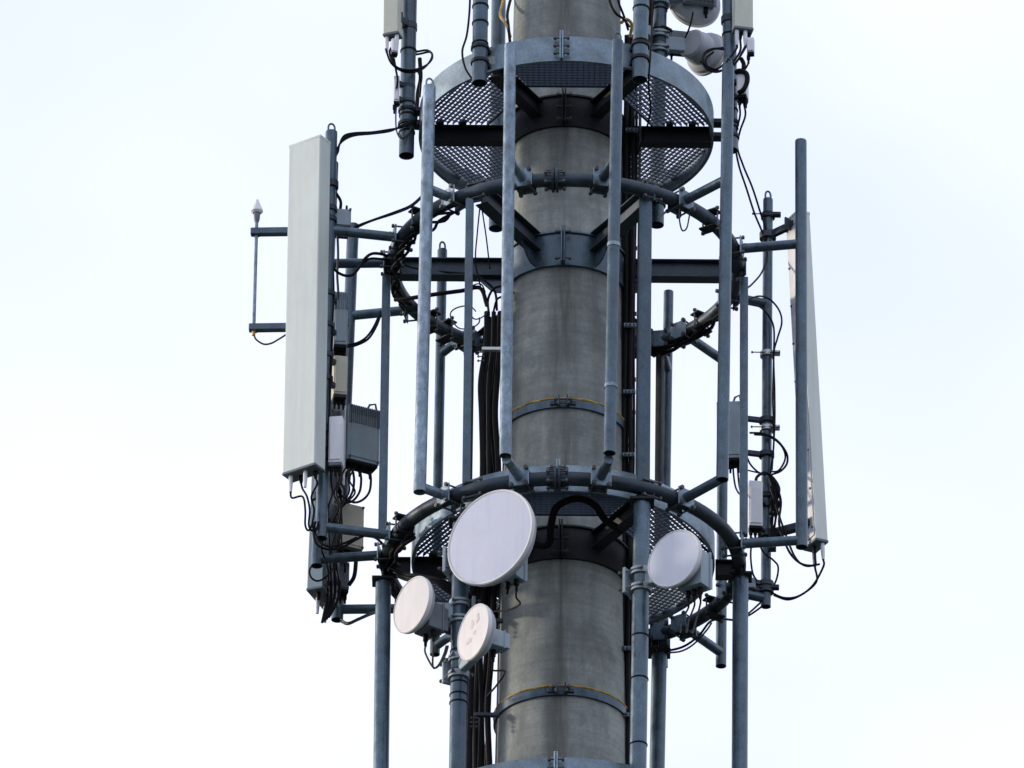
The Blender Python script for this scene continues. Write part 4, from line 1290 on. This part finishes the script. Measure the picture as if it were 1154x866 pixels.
# cables on the east pole
east = [
    ('black cable curving from the eye-topped pole down to the strut', [(864, 280, 0.36), (864, 292, 0.35), (858, 308, 0.25), (848, 320, 0.1), (842, 325, 0.0)], 0.007),
    ('outermost black cable arching down beside the cable-hung pole', [(842, 338, 0.1), (856, 334, 0.25), (868, 338, 0.34), (878, 350, 0.35), (881, 364, 0.35), (876, 382, 0.35), (872, 400, 0.35), (873, 440, 0.35), (873, 480, 0.35), (870, 530, 0.35)], 0.007),
    ('inner black cable arching down beside the cable-hung pole', [(842, 342, 0.1), (856, 346, 0.22), (866, 356, 0.33), (872, 370, 0.34), (872, 400, 0.34), (871, 450, 0.34), (872, 500, 0.34), (868, 535, 0.34)], 0.007),
    ('black cable looped wide past the clamp on the cable-hung pole', [(845, 488, 0.3), (860, 489, 0.34), (875, 496, 0.35), (886, 510, 0.35), (887, 522, 0.35), (880, 531, 0.35), (870, 535, 0.34)], 0.008),
    ('second black cable looped past the clamp on the cable-hung pole', [(850, 490, 0.3), (866, 492, 0.34), (880, 502, 0.35), (885, 516, 0.36), (878, 530, 0.36), (868, 532, 0.35)], 0.006),
    ('black cable bent over the top of the slim white filter box', [(852, 546, 0.22), (853, 538, 0.24), (862, 533, 0.3), (872, 540, 0.34), (878, 552, 0.35), (874, 566, 0.35), (868, 580, 0.33)], 0.011),
    ('black cable from the radio box to the tangle on the cable-hung pole', [(842, 516, 0.3), (846, 524, 0.32), (854, 532, 0.33), (863, 536, 0.34)], 0.006),
    ('thin black cable from the radio box to the tangle', [(842, 530, 0.3), (850, 532, 0.33), (860, 534, 0.34)], 0.005),
    ('black cable dropping from the tangle past the lower stand-off arm', [(874, 545, 0.34), (880, 565, 0.33), (878, 590, 0.3), (884, 610, 0.28), (892, 626, 0.28), (904, 636, 0.28), (918, 637, 0.28), T3[1] + V((0, 0, -0.03)), T3[1]], 0.009),
    ('second black cable dropping past the lower stand-off arm', [(868, 548, 0.33), (876, 575, 0.3), (886, 604, 0.28), (896, 628, 0.27), (908, 638, 0.27), (924, 636, 0.27)], 0.008),
    ('black cable swung in a deep bow from the edge-on panel to the pole foot', [T3[0], T3[0] + V((0.0, 0, -0.05)), (916, 660, 0.32), (900, 672, 0.35), (884, 674, 0.38), (870, 668, 0.4), (864, 660, 0.38)], 0.008),
    ('second black cable swung in a deep bow from the edge-on panel', [T3[2], (920, 656, 0.31), (904, 670, 0.34), (888, 676, 0.37), (872, 671, 0.4)], 0.008),
    ('black cable falling from the filter box behind the lower arm', [(848, 606, 0.2), (846, 625, 0.22), (848, 645, 0.28), (853, 655, 0.33)], 0.007),
    ('black cable curled from the filter box to the pole foot', [(853, 606, 0.2), (860, 622, 0.25), (872, 632, 0.34), (877, 640, 0.36), (874, 656, 0.4), (864, 672, 0.42), (852, 684, 0.42), (843, 692, 0.4)], 0.007),
    ('thin black cable from the bow to the lower ring', [(870, 664, 0.42), (862, 680, 0.45), (850, 690, 0.48), (840, 696, 0.45)], 0.006),
]
for lab, pts, r in east:
    cable(lab, pts, r)
for k in range(6):
    cable('black jumpers tangled beside the slim white filter box', [(866 + 1.5 * k, 534 + 2 * k, 0.33), (872 + random.uniform(-2, 4), 550, 0.34), (869 + 2 * k, 568, 0.34), (867 + random.uniform(0, 8), 586, 0.33), (868 + k, 604, 0.31), (866 + 1.5 * k, 622, 0.31)], 0.008, 'black', 'jumpers tangled beside the filter box', 'jumper_cable')
for k in range(3):
    cable('black tails hanging under the half hidden radio box', [(826 + 5 * k, 522, 0.35), (827 + 5 * k, 538, 0.34), (830 + 4 * k, 552, 0.3), (838, 562, 0.15)], 0.007, 'black', 'tails of the half hidden radio box', 'jumper_cable')
for q, (py, lab) in enumerate(((244, 'pole clamp below the lifting eye of the cable-hung pole'), (400, 'small bright cable clip midway on the cable-hung pole'), (484, 'stout clamp beside the wide cable loop'), (560, 'clamp in the cable tangle by the filter box'), (664, 'small clamp near the foot of the cable-hung pole'))):
    c = axF(W(865, py, 0.4).z)
    rt_ = thing('cable_clamp', lab, 'clamp', c, 'clamps on the cable-hung pole')
    bp_ = part(rt_, 'band', MB().band((c.x, c.y), 0.0325, 0.044, c.z - 0.016, c.z + 0.016, 24).box(c + V((0.055, -0.02, 0)), (0.05, 0.03, 0.03), None, 0.003, 1), 'alu' if q in (1, 2) else 'steel')
    bolt(rt_, bp_, c + V((-0.01, -0.04, -0.006)), V((1, 0, 0)), 0.18, 0.006)
rt_ = None
# cables by the dish with the grey box and the far lower ring
for k in range(3):
    cable('thin black cables dropping from the grey radio box of the clean white dish', [D2[k], D2[k] + V((0, 0, -0.04)), (768 + 8 * k, 700, -0.6), (767 + 7 * k, 712, 0.1), (767 + 6 * k, 708, 0.80), (769 + 6 * k, 700 - 2 * k, 0.98)], 0.006, 'black', 'thin cables below the clean white dish')
cable('black cable slung from the far post along the lower ring', [(740, 733, 0.85), (755, 733, 0.9), (772, 728, 0.9), (788, 716, 0.85), (800, 701, 0.8), (812, 698, 0.7), (826, 699, 0.5), (836, 700, 0.3)], 0.009)
cable('thin grey cable slung below it towards the bare post', [(752, 736, 0.88), (768, 734, 0.9), (782, 726, 0.88), (796, 711, 0.82), (802, 702, 0.78)], 0.006, 'hose')
for k in range(2):
    cable('pair of thin cables dipping under the plain cream small dish', [D3[k], D3[k] + V((0, 0, -0.05)), (488, 752, -0.92), (495 - k, 750, -0.92), (502 - 2 * k, 738, -0.92), (505 - 2 * k, 728, -0.92)], 0.006, 'hose', 'thin cables under the plain small dish')
